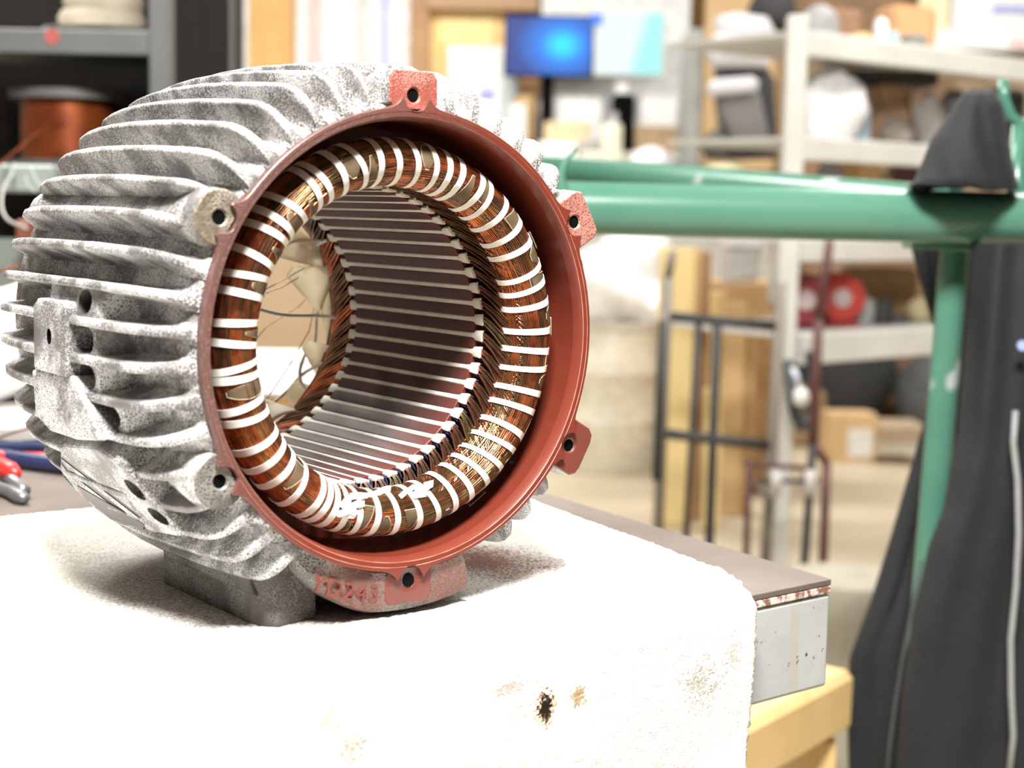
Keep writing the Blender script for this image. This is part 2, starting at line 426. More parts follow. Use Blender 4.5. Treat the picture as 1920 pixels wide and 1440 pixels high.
# ================================================================== THE MOTOR STATOR (motor frame, root under the casting)
motor = empty('electric_motor_stator', mw=MM)
tag(motor, 'open finned aluminium motor housing showing laced copper windings, standing on the white towel', 'motor')
SLOTS = 54; STEP = 2*PI/SLOTS
B0, Y1, Y2, PH = .0915, .0638, .2113, .1588      # bore radius, stack front, stack rear, phase
# slot i sits at fitted angle a=PH+STEP*k measured from +x towards -z  ->  theta = 90deg + a
TH0 = PI/2+PH

# --- shell
prof = [(.1335, .006), (.1335, .268), (.1420, .268), (.1455, .262), (.1462, .05), (.1440, .022), (.1400, .009), (.1383, .0075), (.1383, .006)]
g = G().lathe(prof, 144, 'Y', closed=True)
shell = g.make('housing_shell', cast, motor, auto=40)
# inner lining (painted)
g = G().lathe([(.1309, .0080), (.1310, .054), (.1290, .058), (.1290, .266), (.1334, .266), (.1334, .0075), (.1322, .0075)], 144, 'Y', closed=True)
g.make('inner_wall', redm, motor, auto=40)
# --- rim face with the horns beside each lug
def rim_outline():
    out = []
    for k in range(6):
        c = k*PI/3
        loc = []
        RH = .0088
        cx = .1452
        seq = [(-.0205, .1385), (-.0172, .1390), (-.0140, .1402), (-.0115, .1420), (-.0100, .1437), (-.0088, .1440)]
        for s_, r_ in seq: loc.append((s_, r_))
        for q in range(1, 10):
            a = PI+PI*q/10
            loc.append((.0082*math.cos(a), cx-.0012+.0082*math.sin(a)*1.0))
        for s_, r_ in reversed(seq): loc.append((-s_, r_))
        for (s_, r_) in loc: out.append((c+math.atan2(s_, .142), r_ if abs(s_) > .0085 else r_))
        # plain arc to the next lug
        a0 = c+math.atan2(.0205, .142); a1 = c+PI/3-math.atan2(.0205, .142)
        for q in range(1, 12): out.append((a0+(a1-a0)*q/12, .1383))
    return out
ol = rim_outline(); n = len(ol)
g = G()
rings = [(None, .0085), (None, .0005), (-.0005, 0.0), (.1361, 0.0), (.1358, .0003), (.1345, .0004), (.1331, .0005), (.1328, .0009), (.1314, .0042), (.1308, .0085)]
for (rr, y) in rings:
    for (th, ro) in ol:
        if rr is None: r_ = ro
        elif rr < 0: r_ = ro+rr
        else: r_ = rr
        g.v.append(pol(th, r_, y))
for a in range(len(rings)-1):
    for i in range(n): g.f.append([a*n+i, a*n+(i+1) % n, (a+1)*n+(i+1) % n, (a+1)*n+i])
rimm = NT('rim_red'); _k = rimm; _v = _k.obj(); _s = _k.n('ShaderNodeSeparateXYZ'); _k.link(_v, _s.inputs[0])
_w = _k.ramp(_k.math('ADD', _k.math('ADD', _k.math('MULTIPLY', _s.outputs[0], -1), _k.math('MULTIPLY', _s.outputs[2], .5)), _k.math('MULTIPLY', _k.noise(40, 3, _v), .03)), .02, .13)
_c = _k.mix(_k.math('MULTIPLY', _w, .8), (.155, .028, .015), (.115, .068, .060))
_sp = _k.math('MULTIPLY', _k.ramp(_k.noise(800, 3, _v), .56, .64), _w)
_k.link(_k.mix(_k.math('MULTIPLY', _sp, .3), _c, (.40, .28, .25)), _k.b.inputs['Base Color'])
_k.b.inputs['Roughness'].default_value = .38; _k.bump(_k.noise(350, 3, _v), .12, .0006)
ro_ = g.make('rim_face', rimm.m, motor, auto=25)
ro_.data.materials.append(mat('rim_edge_highlight', (.50, .22, .17), .45, 0, (.28, .08, .05), 60))  # edge highlight painted as pale colour on the chamfer rings
for p_ in ro_.data.polygons:
    if p_.index//n in (3, 6): p_.material_index = 1

# --- bolt lugs
lug_mats = [lug_red, lug_red, redface, redm, cast_red, lug_pale]
def lug(k):
    th = k*PI/3
    def fr(u, v, y): return Matrix.Rotation(th, 3, 'Y') @ Vector((u, y, v))
    hole = [(.0041*math.cos(2*PI*q/24), .1452+.0041*math.sin(2*PI*q/24)) for q in range(24)]
    # outline with as many points as the hole, starting at the same angle
    def outer(q, grow=0):
        a = 2*PI*q/24; cx, cy = math.cos(a), math.sin(a)
        hx = .0162+grow; top = (.1590 if k not in (2, 4) else .1600)+grow; bot = .1375
        t = min(hx/abs(cx) if abs(cx) > 1e-6 else 9, ((top-.1452)/cy if cy > 1e-6 else ((.1452-bot)/-cy if cy < -1e-6 else 9)))
        t = min(t, (.0192 if k not in (4, 5) else .0150)+grow)
        return (cx*t, .1452+cy*t)
    g = G(); m = 24
    R_ = []
    R_.append([fr(*p, .030) for p in hole]); R_.append([fr(*p, .0042) for p in hole])
    sc_ = [(.0041*1.25*math.cos(2*PI*q/24), .1452+.0041*1.25*math.sin(2*PI*q/24)) for q in range(24)]
    R_.append([fr(*p, .0033) for p in sc_])
    R_.append([fr(*outer(q), .0030) for q in range(24)])
    R_.append([fr(*outer(q, .0008), .0038) for q in range(24)])
    R_.append([fr(*outer(q, .0018), .016) for q in range(24)])
    R_.append([fr(*outer(q, -.002), .040) for q in range(24)])
    for r_ in R_: g.v += r_
    for a in range(len(R_)-1):
        for i in range(m): g.f.append([a*m+i, a*m+(i+1) % m, (a+1)*m+(i+1) % m, (a+1)*m+i])
    o = g.make('bolt_lug', cast, motor, auto=35)
    o.data.materials.append(lug_mats[k])
    for p in o.data.polygons:
        if p.index < 4*m and p.index >= m: p.material_index = 1
    if lug_mats[k] is not cast: o['label'] = {0: 'red-speckled bolt lug at the top', 1: 'red-speckled bolt lug upper right', 2: 'red bolt lug lower right', 3: 'bright red bolt lug at the bottom', 4: 'rusty pink bolt lug lower left', 5: 'pale bolt lug upper left'}[k]
    h = G().lathe([(0, .0), (.0043, .0), (.0043, .001), (0, .001)], 16, 'Y')
    h.v = [fr(v.x, v.z+.1452, v.y+(.0031 if k == 3 else .0046)) for v in h.v]
    h.make('bolt_hole_shade_disc', black, o)  # black disc paints the dark inside of the hole
    # raised band behind the lug along the casting
    g = G()
    sec = [(-.0115, .1440), (-.0085, .1535), (-.003, .1560), (.003, .1560), (.0085, .1535), (.0115, .1440)]
    ys = [(.026, .94), (.040, .99), (.06, 1.0), (.2, 1.0), (.245, .99), (.258, .965)]
    for (y, s_) in ys:
        for (u, v) in sec: g.v.append(fr(u, .144+(v-.144)*s_ if s_ < 1 else v, y) if s_ > .95 else fr(u, .144+(v-.144)*.6, y))
    for a in range(len(ys)-1):
        for i in range(5): g.f.append([a*6+i, a*6+i+1, (a+1)*6+i+1, (a+1)*6+i])
    g.f.append([0, 1, 2, 3, 4, 5]); g.f.append([len(ys)*6-6+i for i in range(6)][::-1])
    if k != 3: g.make('raised_band', cast, motor, auto=30)
for k in range(6): lug(k)

# --- cooling fins (two meshes, shared)
def fin_mesh(name, pr_):
    ys = pr_; g = G()
    for (y, rt) in ys:
        rb = .1440 if y > .02 else .1365+(.0075*y/.02)
        hgt = max(rt-rb, .0006)
        w0 = .0062; w1 = .0024 if hgt > .01 else .0024+(.0014*(1-hgt/.01))
        wob = .0004*mn.noise((y*40, 0, 2))
        sec = [(-w0, 0), (-w0*.62, hgt*.13), (-(w1+.0007), hgt*.45), (-w1-.0001, hgt-min(.0011, hgt*.2)), (-w1*.72, hgt-.0001), (0, hgt), (w1*.72, hgt-.0001), (w1+.0001, hgt-min(.0011, hgt*.2)), (w1+.0007, hgt*.45), (w0*.62, hgt*.13), (w0, 0)]
        for (u, v) in sec: g.v.append(Vector((u+wob*v/.02, y, rb+v)))
    m = 11
    for a in range(len(ys)-1):
        for i in range(m-1): g.f.append([a*m+i, a*m+i+1, (a+1)*m+i+1, (a+1)*m+i])
    g.f.append(list(range(m))); g.f.append([(len(ys)-1)*m+i for i in range(m)][::-1])
    me = mesh(name, g.v, g.f, autosmooth=50); me.materials.append(cast); return me
P_std = [(.0055, .1400), (.0075, .1445), (.011, .1510), (.016, .1570), (.022, .1612), (.030, .1645), (.042, .1670), (.06, .1685), (.09, .1698), (.12, .1705), (.15, .1706), (.18, .1698), (.205, .1685), (.225, .1663), (.240, .1635), (.250, .1600), (.256, .1545), (.258, .148)]
P_top = [(.0045, .1415), (.0055, .1470), (.008, .1530), (.012, .1580), (.017, .1618), (.024, .1645), (.036, .1662), (.06, .1680), (.09, .1695), (.12, .1705), (.15, .1706), (.18, .1698), (.205, .1680), (.225, .1655), (.238, .1628), (.246, .1595), (.252, .1540), (.254, .148)]
P_low = [(.0075, .1400), (.012, .1450), (.022, .1525), (.034, .1590), (.045, .1630), (.06, .1665), (.09, .1690), (.12, .1700), (.15, .1700), (.18, .1692), (.205, .1675), (.225, .1650), (.240, .1615), (.250, .1570), (.256, .152)]
P_short = [(y, .144+(r_-.144)*.35 if r_ > .144 else r_) for y, r_ in P_std]
FM = [fin_mesh('fin_standard', P_std), fin_mesh('fin_top', P_top), fin_mesh('fin_low', P_low), fin_mesh('fin_short', P_short)]
for k in range(48):
    deg = -180+3.75+7.5*k
    if abs(deg) > 148: continue
    d_ = abs(deg)
    if any(abs(((deg-60*q+180) % 360)-180) < 4.2 for q in range(6)) and d_ < 30 and False: continue
    me = FM[1] if (d_ < 62 or deg < -118) else FM[0]
    if 64 < deg < 126: me = FM[3]
    o = link('cooling_fin', me, None, motor); o.rotation_euler = (0, R(deg), 0)
    if me is FM[2] or d_ > 118: pass

# --- bosses, webs and foot on the left side
def slab(name, poly, axisf, t0, t1, m, bev=.0016):
    g = G().prism(poly, t0, t1, axisf)
    o = g.make(name, m, motor)
    md = o.modifiers.new('b', 'BEVEL'); md.width = bev; md.segments = 3; md.limit_method = 'ANGLE'
    return o
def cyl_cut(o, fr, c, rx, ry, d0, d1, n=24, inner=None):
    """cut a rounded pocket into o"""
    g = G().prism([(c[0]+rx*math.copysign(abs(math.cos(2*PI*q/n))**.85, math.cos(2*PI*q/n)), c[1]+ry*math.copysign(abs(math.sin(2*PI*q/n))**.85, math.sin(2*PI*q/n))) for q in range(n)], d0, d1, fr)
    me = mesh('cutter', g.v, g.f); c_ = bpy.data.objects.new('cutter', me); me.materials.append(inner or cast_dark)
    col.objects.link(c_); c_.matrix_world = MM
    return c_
def apply_bool(o, cutters):
    for c_ in cutters:
        md = o.modifiers.new('c', 'BOOLEAN'); md.operation = 'DIFFERENCE'; md.object = c_; md.solver = 'EXACT'
        md.material_mode = 'TRANSFER'
    bpy.context.view_layer.update()
    dg = bpy.context.evaluated_depsgraph_get()
    me = bpy.data.meshes.new_from_object(o.evaluated_get(dg)); old = o.data; o.modifiers.clear(); o.data = me; me.name = o.name
    for c_ in cutters: bpy.data.objects.remove(c_, do_unlink=True)
XF = lambda u, v, t: Vector((-t, u, v))          # u=y, v=z, t = distance to the left
# square boss with the tapped hole (conduit box mounting)
o = slab('mounting_boss', [(.107, -.0225), (.158, -.0225), (.158, .0165), (.150, .0215), (.109, .0215), (.107, .018)], XF, .140, .1722, cast)
c1 = cyl_cut(o, XF, (.1322, -.0005), .0036, .0048, .150, .176, inner=black)
apply_bool(o, [c1])
# lower cover pad, fins run into it
slab('cover_pad', [(.168, -.0235), (.104, -.0215), (.090, -.032), (.078, -.041), (.064, -.0545), (.100, -.0585), (.140, -.0585), (.163, -.052)], XF, .138, .1700, cast, .002)
# webs between the fins with their oval pockets
def web(name, a0, a1, y0, y1, r, hc, hr, m=cast):
    am = R((a0+a1)/2)
    def fr(u, v, t): return Matrix.Rotation(am, 3, 'Y') @ Vector((v, u, t))
    hw = math.tan(R((a1-a0)/2))*r
    def fr2(u, v, t): return Matrix.Rotation(am, 3, 'Y') @ Vector((t, u, v))
    o = slab(name, [(y0-.034, .143), (y0-.018, .1475), (y0-.004, r-.001), (y0+.004, r), (y1, r+.0005), (y1, .143)], fr2, -hw, hw, m, .0012)
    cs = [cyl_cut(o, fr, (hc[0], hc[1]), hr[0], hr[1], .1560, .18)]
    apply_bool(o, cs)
web('pocket_web', -86.25, -78.75, .086, .150, .1655, (.0970, .0005), (.0092, .0072))
web('pocket_web', -93.75, -86.25, .086, .106, .1655, (.0960, .000), (.0125, .0088))
web('pocket_web', -101.25, -93.75, .084, .150, .1655, (.0945, .0005), (.0105, .0075))
web('pocket_web', -108.75, -101.25, .062, .150, .1640, (.0760, .0005), (.0130, .0075))
# foot gusset: flat flank running down to the foot, with two pockets
ga = R(-125)
GF = lambda u, v, t: Matrix.Rotation(ga, 3, 'Y') @ Vector((u, v, t))
o = slab('foot_gusset', [(.0318, .1596), (.042, .088), (.034, .060), (.012, .052), (-.008, .048), (-.020, .052), (-.030, .115), (-.036, .162), (-.0185, .198), (.0039, .2013)], GF, .138, .1690, cast, .003)
cut = [cyl_cut(o, GF, (.0135, .0705), .0075, .0105, .150, .18), cyl_cut(o, GF, (-.0055, .0630), .0060, .0120, .150, .18)]
for (u0, u1) in ((.010, .0165), (-.006, .0015)):
    g = G().prism([(u0+.012, .185), (u1+.014, .185), (u1-.030, .095), (u0-.030, .095)], .1684, .175, GF)
    me = mesh('cutter', g.v, g.f); me.materials.append(cast_smooth); c_ = bpy.data.objects.new('cutter', me); col.objects.link(c_); c_.matrix_world = MM; cut.append(c_)
apply_bool(o, cut)
slab('gusset_face', [(-.006, .185), (-.016, .188), (-.031, .165), (-.027, .110), (-.020, .100)], GF, .1680, .1696, cast_smooth, .0005)
# feet
ff = G()
for sgn in (-1, 1):
    def FF(u, v, t, s=sgn): return Vector((s*u, v, t))
    poly = [(.048, .030), (.076, .024), (.083, .028), (.0875, .040), (.0875, .160), (.080, .166), (.048, .166)]
    if sgn > 0: poly = [(.02, .045), (.048, .045), (.048, .166), (.02, .166)]
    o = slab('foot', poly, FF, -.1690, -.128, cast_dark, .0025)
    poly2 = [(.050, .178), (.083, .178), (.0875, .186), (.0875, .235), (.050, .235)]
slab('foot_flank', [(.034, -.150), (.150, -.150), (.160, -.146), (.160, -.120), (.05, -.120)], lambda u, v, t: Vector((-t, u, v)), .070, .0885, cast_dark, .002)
# front pad under the rim with the cast lettering
a0, a1 = R(163), R(212)
g = G(); NS = 44
sec = [(.1378, .0052), (.1400, .0035), (.1600, .0040), (.1640, .0065), (.1657, .012), (.1657, .030), (.162, .040), (.142, .040)]
for i in range(NS+1):
    a = a0+(a1-a0)*i/NS
    taper = 1 if i < NS*.5 else 1-.75*((i/NS-.5)/.5)**1.6
    for (r_, y) in sec: g.v.append(pol(a, .1378+(r_-.1378)*taper, y if r_ < .14 else y+.004*(1-taper)*2))
m = len(sec)
for i in range(NS):
    for j in range(m-1): g.f.append([i*m+j, (i+1)*m+j, (i+1)*m+j+1, i*m+j+1])
g.f.append(list(range(m))); g.f.append([NS*m+j for j in range(m)][::-1])
pad = g.make('foot_pad', cast_red, motor, auto=35)
tc = bpy.data.curves.new('t', 'FONT'); tc.body = 'YD243'; tc.size = .0150; tc.extrude = .0011; tc.align_x = 'CENTER'; tc.space_character = 1.15
tobj = bpy.data.objects.new('t', tc); col.objects.link(tobj); bpy.context.view_layer.update()
tme = bpy.data.meshes.new_from_object(tobj.evaluated_get(bpy.context.evaluated_depsgraph_get())); bpy.data.objects.remove(tobj, do_unlink=True)
for v in tme.vertices:
    x, y_, z = v.co
    rr = .1575-y_; th = R(196.8)-x/.150
    v.co = pol(th, rr, .0041-z*.7)
tme.name = 'cast_lettering'
lt = link('cast_lettering', tme, None, motor); tme.materials.clear(); tme.materials.append(cast_red)
tme.materials.clear(); tme.materials.append(redface)
lt['label'] = 'raised cast characters reading YD243'

# --- stator core
g = G().lathe([(.0950, Y1), (.1290, Y1), (.1290, Y2), (.0950, Y2)], 108, 'Y', closed=True)
core = g.make('stator_core', redm, motor, auto=30); core['label'] = 'laminated steel core painted red'
# teeth
hw = (STEP*B0-.0036)/2
def tooth_mesh():
    g = G(); c = .0004
    for y in (Y1, Y1+c, Y2-c, Y2):
        e = c if y in (Y1, Y2) else 0
        for (u, r_) in ((-hw+e, B0+e+.0001), (-hw*.5, B0+e), (hw*.5, B0+e), (hw-e, B0+e+.0001), (hw+.0003, .0960), (-hw-.0003, .0960)):
            g.v.append(Vector((u, y, r_)))
    for a in range(3):
        for i in range(6): g.f.append([a*6+i, a*6+(i+1) % 6, (a+1)*6+(i+1) % 6, (a+1)*6+i])
    g.f.append(list(range(6))); g.f.append([18+i for i in range(6)][::-1])
    me = mesh('tooth', g.v, g.f, autosmooth=20); me.materials.append(tooth_m); return me
def wedge_mesh():
    g = G(); w_ = .0017
    ys = [Y1-.0075, Y1-.001, Y1+.004, Y1+.02, Y2-.004, Y2+.001, Y2+.0085]
    ws = [.0038, .0033, .0019, w_, w_, .0031, .0034]
    for y, ww in zip(ys, ws):
        ro = .0918 if ww < .002 else .0917
        for (u, r_) in ((-ww, ro+.0006), (-ww*.6, ro), (ww*.6, ro), (ww, ro+.0006), (ww, ro+.0022), (-ww, ro+.0022)): g.v.append(Vector((u, y, r_)))
    n_ = 6
    for a in range(len(ys)-1):
        for i in range(n_): g.f.append([a*n_+i, a*n_+(i+1) % n_, (a+1)*n_+(i+1) % n_, (a+1)*n_+i])
    g.f.append(list(range(6))); g.f.append([(len(ys)-1)*6+i for i in range(6)][::-1])
    me = mesh('slot_wedge', g.v, g.f, autosmooth=25); me.materials.append(liner); return me
def cuff_mesh(name, m, sx, off, L, y0, sgn):
    # U-shaped liner cuff sticking out of the slot
    g = G(); t = .0004
    w0 = .0030*sx; w1 = .0042*sx
    for (y, ww, ex) in ((y0, w0, 0), (y0-sgn*L*.5, w0*1.05, 0), (y0-sgn*L, w1, .0006)):
        for (u, r_) in ((-ww, .0985), (-ww, .0945-ex), (-ww+t, .0945-ex), (-ww+t, .0985), (ww-t, .0985), (ww-t, .0945-ex), (ww, .0945-ex), (ww, .0985)):
            g.v.append(Vector((u+off, y, r_)))
    for a in range(2):
        for (i, j) in ((0, 1), (1, 2), (2, 3), (4, 5), (5, 6), (6, 7)): g.f.append([a*8+i, a*8+j, (a+1)*8+j, (a+1)*8+i])
    g.f.append([16, 17, 18, 19]); g.f.append([20, 21, 22, 23])
    me = mesh(name, g.v, g.f); me.materials.append(m); return me
tm, wm = tooth_mesh(), wedge_mesh()
cf = cuff_mesh('slot_liner', blue, 1.04, .0006, .0078, Y1+.001, 1)
cb = cuff_mesh('slot_liner_rear', blue, 1.10, 0, .007, Y2-.001, -1)
def rnd_tube(g, pts, r, n): g.tube(pts, r, n, cap=False)
def bundle_mesh(name, front, seed, side=1):
    """wires leaving one slot and sweeping onto the end winding"""
    rs = random.Random(seed); g = G()
    s = 1 if front else -1
    ye = Y1 if front else Y2
    for q in range(14):
        u0 = -.0026+.0052*((q*5) % 14)/13; lay = (q % 4)/3; rr0 = .0938+.0062*lay+rs.uniform(-.0003, .0003)
        th2 = side*R(13+5*((q*5) % 14)/13+rs.uniform(-.8, .8)); dep = lay
        a0_ = math.atan2(u0, rr0)
        prof_ = [(0, rr0, -.006), (0, rr0, .004), (.06, rr0+.0001, .010), (.22, .0938+.0045*lay, .018), (.43, .0935+.0030*lay, .027), (.64, .0934+.0018*lay, .0355), (.84, .0950+.0010*lay, .0430), (1.06, .0985+.0010*lay, .0485), (1.25, .1025, .0500)]
        P = [(a0_+th2*f_, r_, ye-s*dy_*(1 if front else .9)) for f_, r_, dy_ in prof_]
        pts = [pol(a, r_, y) for a, r_, y in P]
        g.tube(pts, .00075, 5, cap=False)
    return g
def bund(name, front, seed, m, side=1):
    g = bundle_mesh(name, front, seed, side); me = mesh(name, g.v, g.f, smooth=True); me.materials.append(m); return me
bf = [bund('coil_lead', True, s_, mm) for s_, mm in ((1, wireB), (2, wireC), (3, wireB), (4, wireB))]
bb = [bund('coil_lead_rear', False, s_, mm) for s_, mm in ((5, wireB), (6, wireA), (7, wireB))]
for k in range(SLOTS):
    th = TH0+STEP*k
    o = link('slot_wedge', wm, None, motor); o.rotation_euler = (0, th, 0)
    o = link('tooth', tm, None, motor); o.rotation_euler = (0, th+STEP/2, 0)
    o = link('slot_liner', cf, None, motor); o.rotation_euler = (0, th, 0)
    o = link('slot_liner', cb, None, motor); o.rotation_euler = (0, th, 0)

# --- end windings
def ring_pt(th, ph, rc, yc, a, b, s): return pol(th, rc+a*math.cos(ph), yc-s*b*math.sin(ph))
def end_winding(name, rc, yc, a, b, s, nstr, core_m, seed):
    rs = random.Random(seed)
    root = empty(name); root.parent = motor
    g = G(); NT_, NP = 120, 18
    for i in range(NT_):
        for j in range(NP):
            th = 2*PI*i/NT_; ph = 2*PI*j/NP
            k_ = 1+.03*mn.noise((math.cos(th)*6, math.sin(th)*6, ph))
            g.v.append(ring_pt(th, ph, rc, yc, a*.94*k_, b*.94*k_, s))
    for i in range(NT_):
        for j in range(NP): g.f.append([i*NP+j, ((i+1) % NT_)*NP+j, ((i+1) % NT_)*NP+(j+1) % NP, i*NP+(j+1) % NP])
    g.make('winding_core', wireB, root, smooth=True)
    # strands over the surface, three hues
    for (m, share) in ((wireA, .5), (wireB, .3), (wireC, .2)):
        g = G()
        cnt = int(nstr*share)
        for q in range(cnt//7):
            th = rs.uniform(0, 2*PI); ph = rs.uniform(-.7, PI+.9); span = rs.uniform(.6, 1.3); tw_ = rs.uniform(-.75, .45)-.15; go = rs.uniform(-.0004, .0007)
            for e in range(7):
                ph_ = ph+e*.083+rs.uniform(-.012, .012); off = go+rs.uniform(-.0002, .0003); nn = 18; pts = []
                t2 = tw_+rs.uniform(-.03, .03)
                for i in range(nn):
                    f = i/(nn-1); dip = -.0018*(abs(2*f-1)**10)
                    wv = .0003*math.sin(f*9+e)
                    pts.append(ring_pt(th+span*(f-.5), ph_+t2*(f-.5)*span, rc, yc, a+off+dip+wv, b+off+dip+wv, s))
                g.tube(pts, .00060, 5, cap=False)
        o = g.make('copper_strands', m, root, smooth=True); o['kind'] = 'stuff'
    return root
fw = end_winding('front_end_winding', .1070, .0285, .0128, .0165, 1, 2300, wireB, 11)
rw = end_winding('rear_end_winding', .1085, .2480, .0130, .0150, -1, 1000, wireB, 12)
for k in range(SLOTS):
    th = TH0+STEP*k
    o = link('coil_lead', bf[(k*7+k//3) % 4], None, fw); o.rotation_euler = (0, th, 0)
    o = link('coil_lead', bb[(k*5+k//3) % 3], None, rw); o.rotation_euler = (0, th, 0)

# --- lacing tapes
TA = [-178.3, -170.7, -163.7, -158.4, -154.1, -150.7, -147.4, -139.5, -132.1, -126.2, -120.4, -112.0, -107.5, -99.0, -95.5, -89.0, -82.5, -74.0, -68.2, -62.7, -53.8, -49.8, -43.5, -34.6, -30.4, -23.7, -16.1, -9.3, -2.5, 4.7, 12.0, 17.4, 22.5, 31.2, 35.7, 43.2, 51.5, 58.5, 67.8, 73.2, 79.6, 88.8, 95.7, 102.1, 110.3, 116.6, 125.1, 131.1, 138.2, 144.8, 151.7, 158.6, 166.1, 173.1]
def tape_mesh(slant, a, b, rc, yc, s, wd=.0046, name='lacing_tape'):
    g = G(); N_ = 34; t = .00035
    for j in range(N_):
        ph = 2*PI*j/N_
        # slant: the tape shifts along the ring as it goes from inner to outer side
        sh = slant*math.cos(ph)
        sq = .0008*abs(math.sin(2*ph))
        for (dw, dt) in ((-wd/2, 0), (wd/2, 0), (wd/2, t), (-wd/2, t)):
            r_ = rc+(a+.0017+dt-sq*.3)*math.cos(ph); y = yc-s*(b+.0017+dt-sq*.3)*math.sin(ph)
            u = sh+dw
            g.v.append(pol(u/rc, r_, y))
    for j in range(N_):
        j2 = (j+1) % N_
        for i in range(4): g.f.append([j*4+i, j*4+(i+1) % 4, j2*4+(i+1) % 4, j2*4+i])
    me = mesh(name, g.v, g.f, autosmooth=40); me.materials.append(white_tape); return me
tms = [tape_mesh(sl, .0128, .0165, .1070, .0285, 1, wd) for sl, wd in ((-.0016, .0041), (-.0028, .0038), (-.0005, .0042), (.0009, .0040))]
for i, a in enumerate(TA):
    o = link('lacing_tape', tms[(i*5+i//3) % 3 if a > 0 or a < -120 else (i % 2)*2+((i//2) % 2)], None, fw); o.rotation_euler = (0, R(a), 0)
# the knot at the lower left
g = G(); kc = R(-158)
def kp(dth, ph, lift):
    lift += .0008
    return pol(kc+R(dth), .107+(.0128+lift)*math.cos(ph), .0285-(.0165+lift)*math.sin(ph))
def ribbon(g, pts, wd, t=.0004):
    b = len(g.v)
    for i, p in enumerate(pts):
        a_ = pts[max(i-1, 0)]; c_ = pts[min(i+1, len(pts)-1)]; d = (Vector(c_)-Vector(a_)).normalized()
        nrm = Vector((0, -1, 0)); s_ = d.cross(nrm).normalized(); nn = s_.cross(d)
        for (x, y) in ((-wd/2, 0), (wd/2, 0), (wd/2, t), (-wd/2, t)): g.v.append(Vector(p)+s_*x+nn*y)
    for i in range(len(pts)-1):
        for j in range(4): g.f.append([b+i*4+j, b+i*4+(j+1) % 4, b+(i+1)*4+(j+1) % 4, b+(i+1)*4+j])
    g.f.append([b, b+1, b+2, b+3]); e = b+(len(pts)-1)*4; g.f.append([e+3, e+2, e+1, e])
ribbon(g, [kp(-22+22*q/9, PI*.92-.75*q/9, .0018+.001*math.sin(q)) for q in range(10)][::1], .0040)
ribbon(g, [kp(-5+6*q/7, PI*.66-.5*q/7, .0022+.0012*math.sin(q*1.7)) for q in range(8)], .0042)
ribbon(g, [kp(3*math.sin(q*.9), PI*(.60-.02*q), .0030+.0008*math.cos(q*1.3)) for q in range(9)], .0045)
ribbon(g, [kp(-1+5*q/6, PI*.52-.28*q/6, .0030+.002*q/6) for q in range(7)], .0034)
ribbon(g, [kp(1-7*q/6, PI*.55+.28*q/6, .0028) for q in range(7)], .0036)
g.make('lacing_knot', white_tape, fw)
g = G(); kc = R(171)
ribbon(g, [kp(-6+14*q/8, PI*.80-.12*math.sin(q), .0025+.0015*math.sin(q*2.1)) for q in range(9)], .0034)
ribbon(g, [kp(-2+6*math.sin(q), PI*(.70+.02*q), .0030) for q in range(7)], .0030)
g.make('lacing_knot', white_tape, fw)

# --- insulation paper patches showing between the tapes
def paper_patch(th, ph0, ph1, wdeg, m, parent, lift=.0007, flare=0, rc=.1070, yc=.0285, a=.0128, b=.0165, s=1, seed=0):
    lift += .0008
    g = G(); NA, NB = 8, 10; rs = random.Random(seed)
    for i in range(NA+1):
        for j in range(NB+1):
            f = i/NA; h = j/NB; ph = ph0+(ph1-ph0)*h
            wsc = 1-.75*abs(2*h-1)**2 if seed % 2 else .15+.85*h
            fl = flare*(h**3)
            g.v.append(ring_pt(R(th)+R(wdeg)*(f-.5)*wsc, ph, rc, yc, a+lift+fl, b+lift+fl, s))
    for i in range(NA):
        for j in range(NB): p = i*(NB+1)+j; g.f.append([p, p+1, p+NB+2, p+NB+1])
    ne = len(g.f)
    for hh in (0, NB): g.tube([g.v[i*(NB+1)+hh]+Vector((0, -.0002*s, 0)) for i in range(NA+1)], .00022, 4, cap=False)
    g.tube([g.v[j] for j in range(NB+1)], .0002, 4, cap=False)
    o = g.make('insulation_paper', m, parent, smooth=True)
    o.data.materials.append(cream)
    for p_ in o.data.polygons:
        if p_.index >= ne: p_.material_index = 1
    md = o.modifiers.new('s', 'SOLIDIFY'); md.thickness = .0003
    return o
pp = [(-136, 1.0, 2.3, 6), (-103, .7, 2.9, 5), (-85.5, 1.6, 3.4, 6), (-70.8, 1.5, 3.0, 5), (-58, 1.7, 3.2, 7), (-46.5, 1.4, 2.8, 5), (-38.5, 1.7, 3.3, 6), (-20, .8, 1.9, 6), (-12.5, 1.2, 2.3, 5), (8.5, .6, 1.8, 5), (27, 1.2, 2.9, 7), (33.5, .6, 2.0, 5), (48, .4, 1.7, 6), (63, .1, 1.5, 8), (70.5, .5, 1.9, 5), (84, .2, 1.3, 7), (99, .1, 1.2, 5), (106, .3, 1.4, 6), (121, .0, .9, 6), (134.5, .1, 1.0, 6), (148, -.2, .9, 5), (162, .1, 1.2, 6), (176, .5, 1.8, 6), (-174, .3, 1.6, 5), (-166.5, .8, 2.0, 5), (-160.5, .3, 1.2, 4)]
for i, (a, p0, p1, wd) in enumerate(pp): paper_patch(a, p0, p1, wd, paper, fw, seed=i)
for i, (a, p0, p1, wd, fl) in enumerate(((88, -.5, .5, 6, .001), (148, -.9, .3, 7, .003), (138, -.9, .2, 5, .002), (60, -.4, .5, 6, .001), (-48, 2.5, 3.9, 6, .004), (-72, 2.4, 3.8, 5, .004), (-37, 2.6, 3.9, 5, .005))):
    paper_patch(a, p0, p1, wd, cream if a < 0 else paper, fw, seed=i*2, lift=.0012, flare=fl)
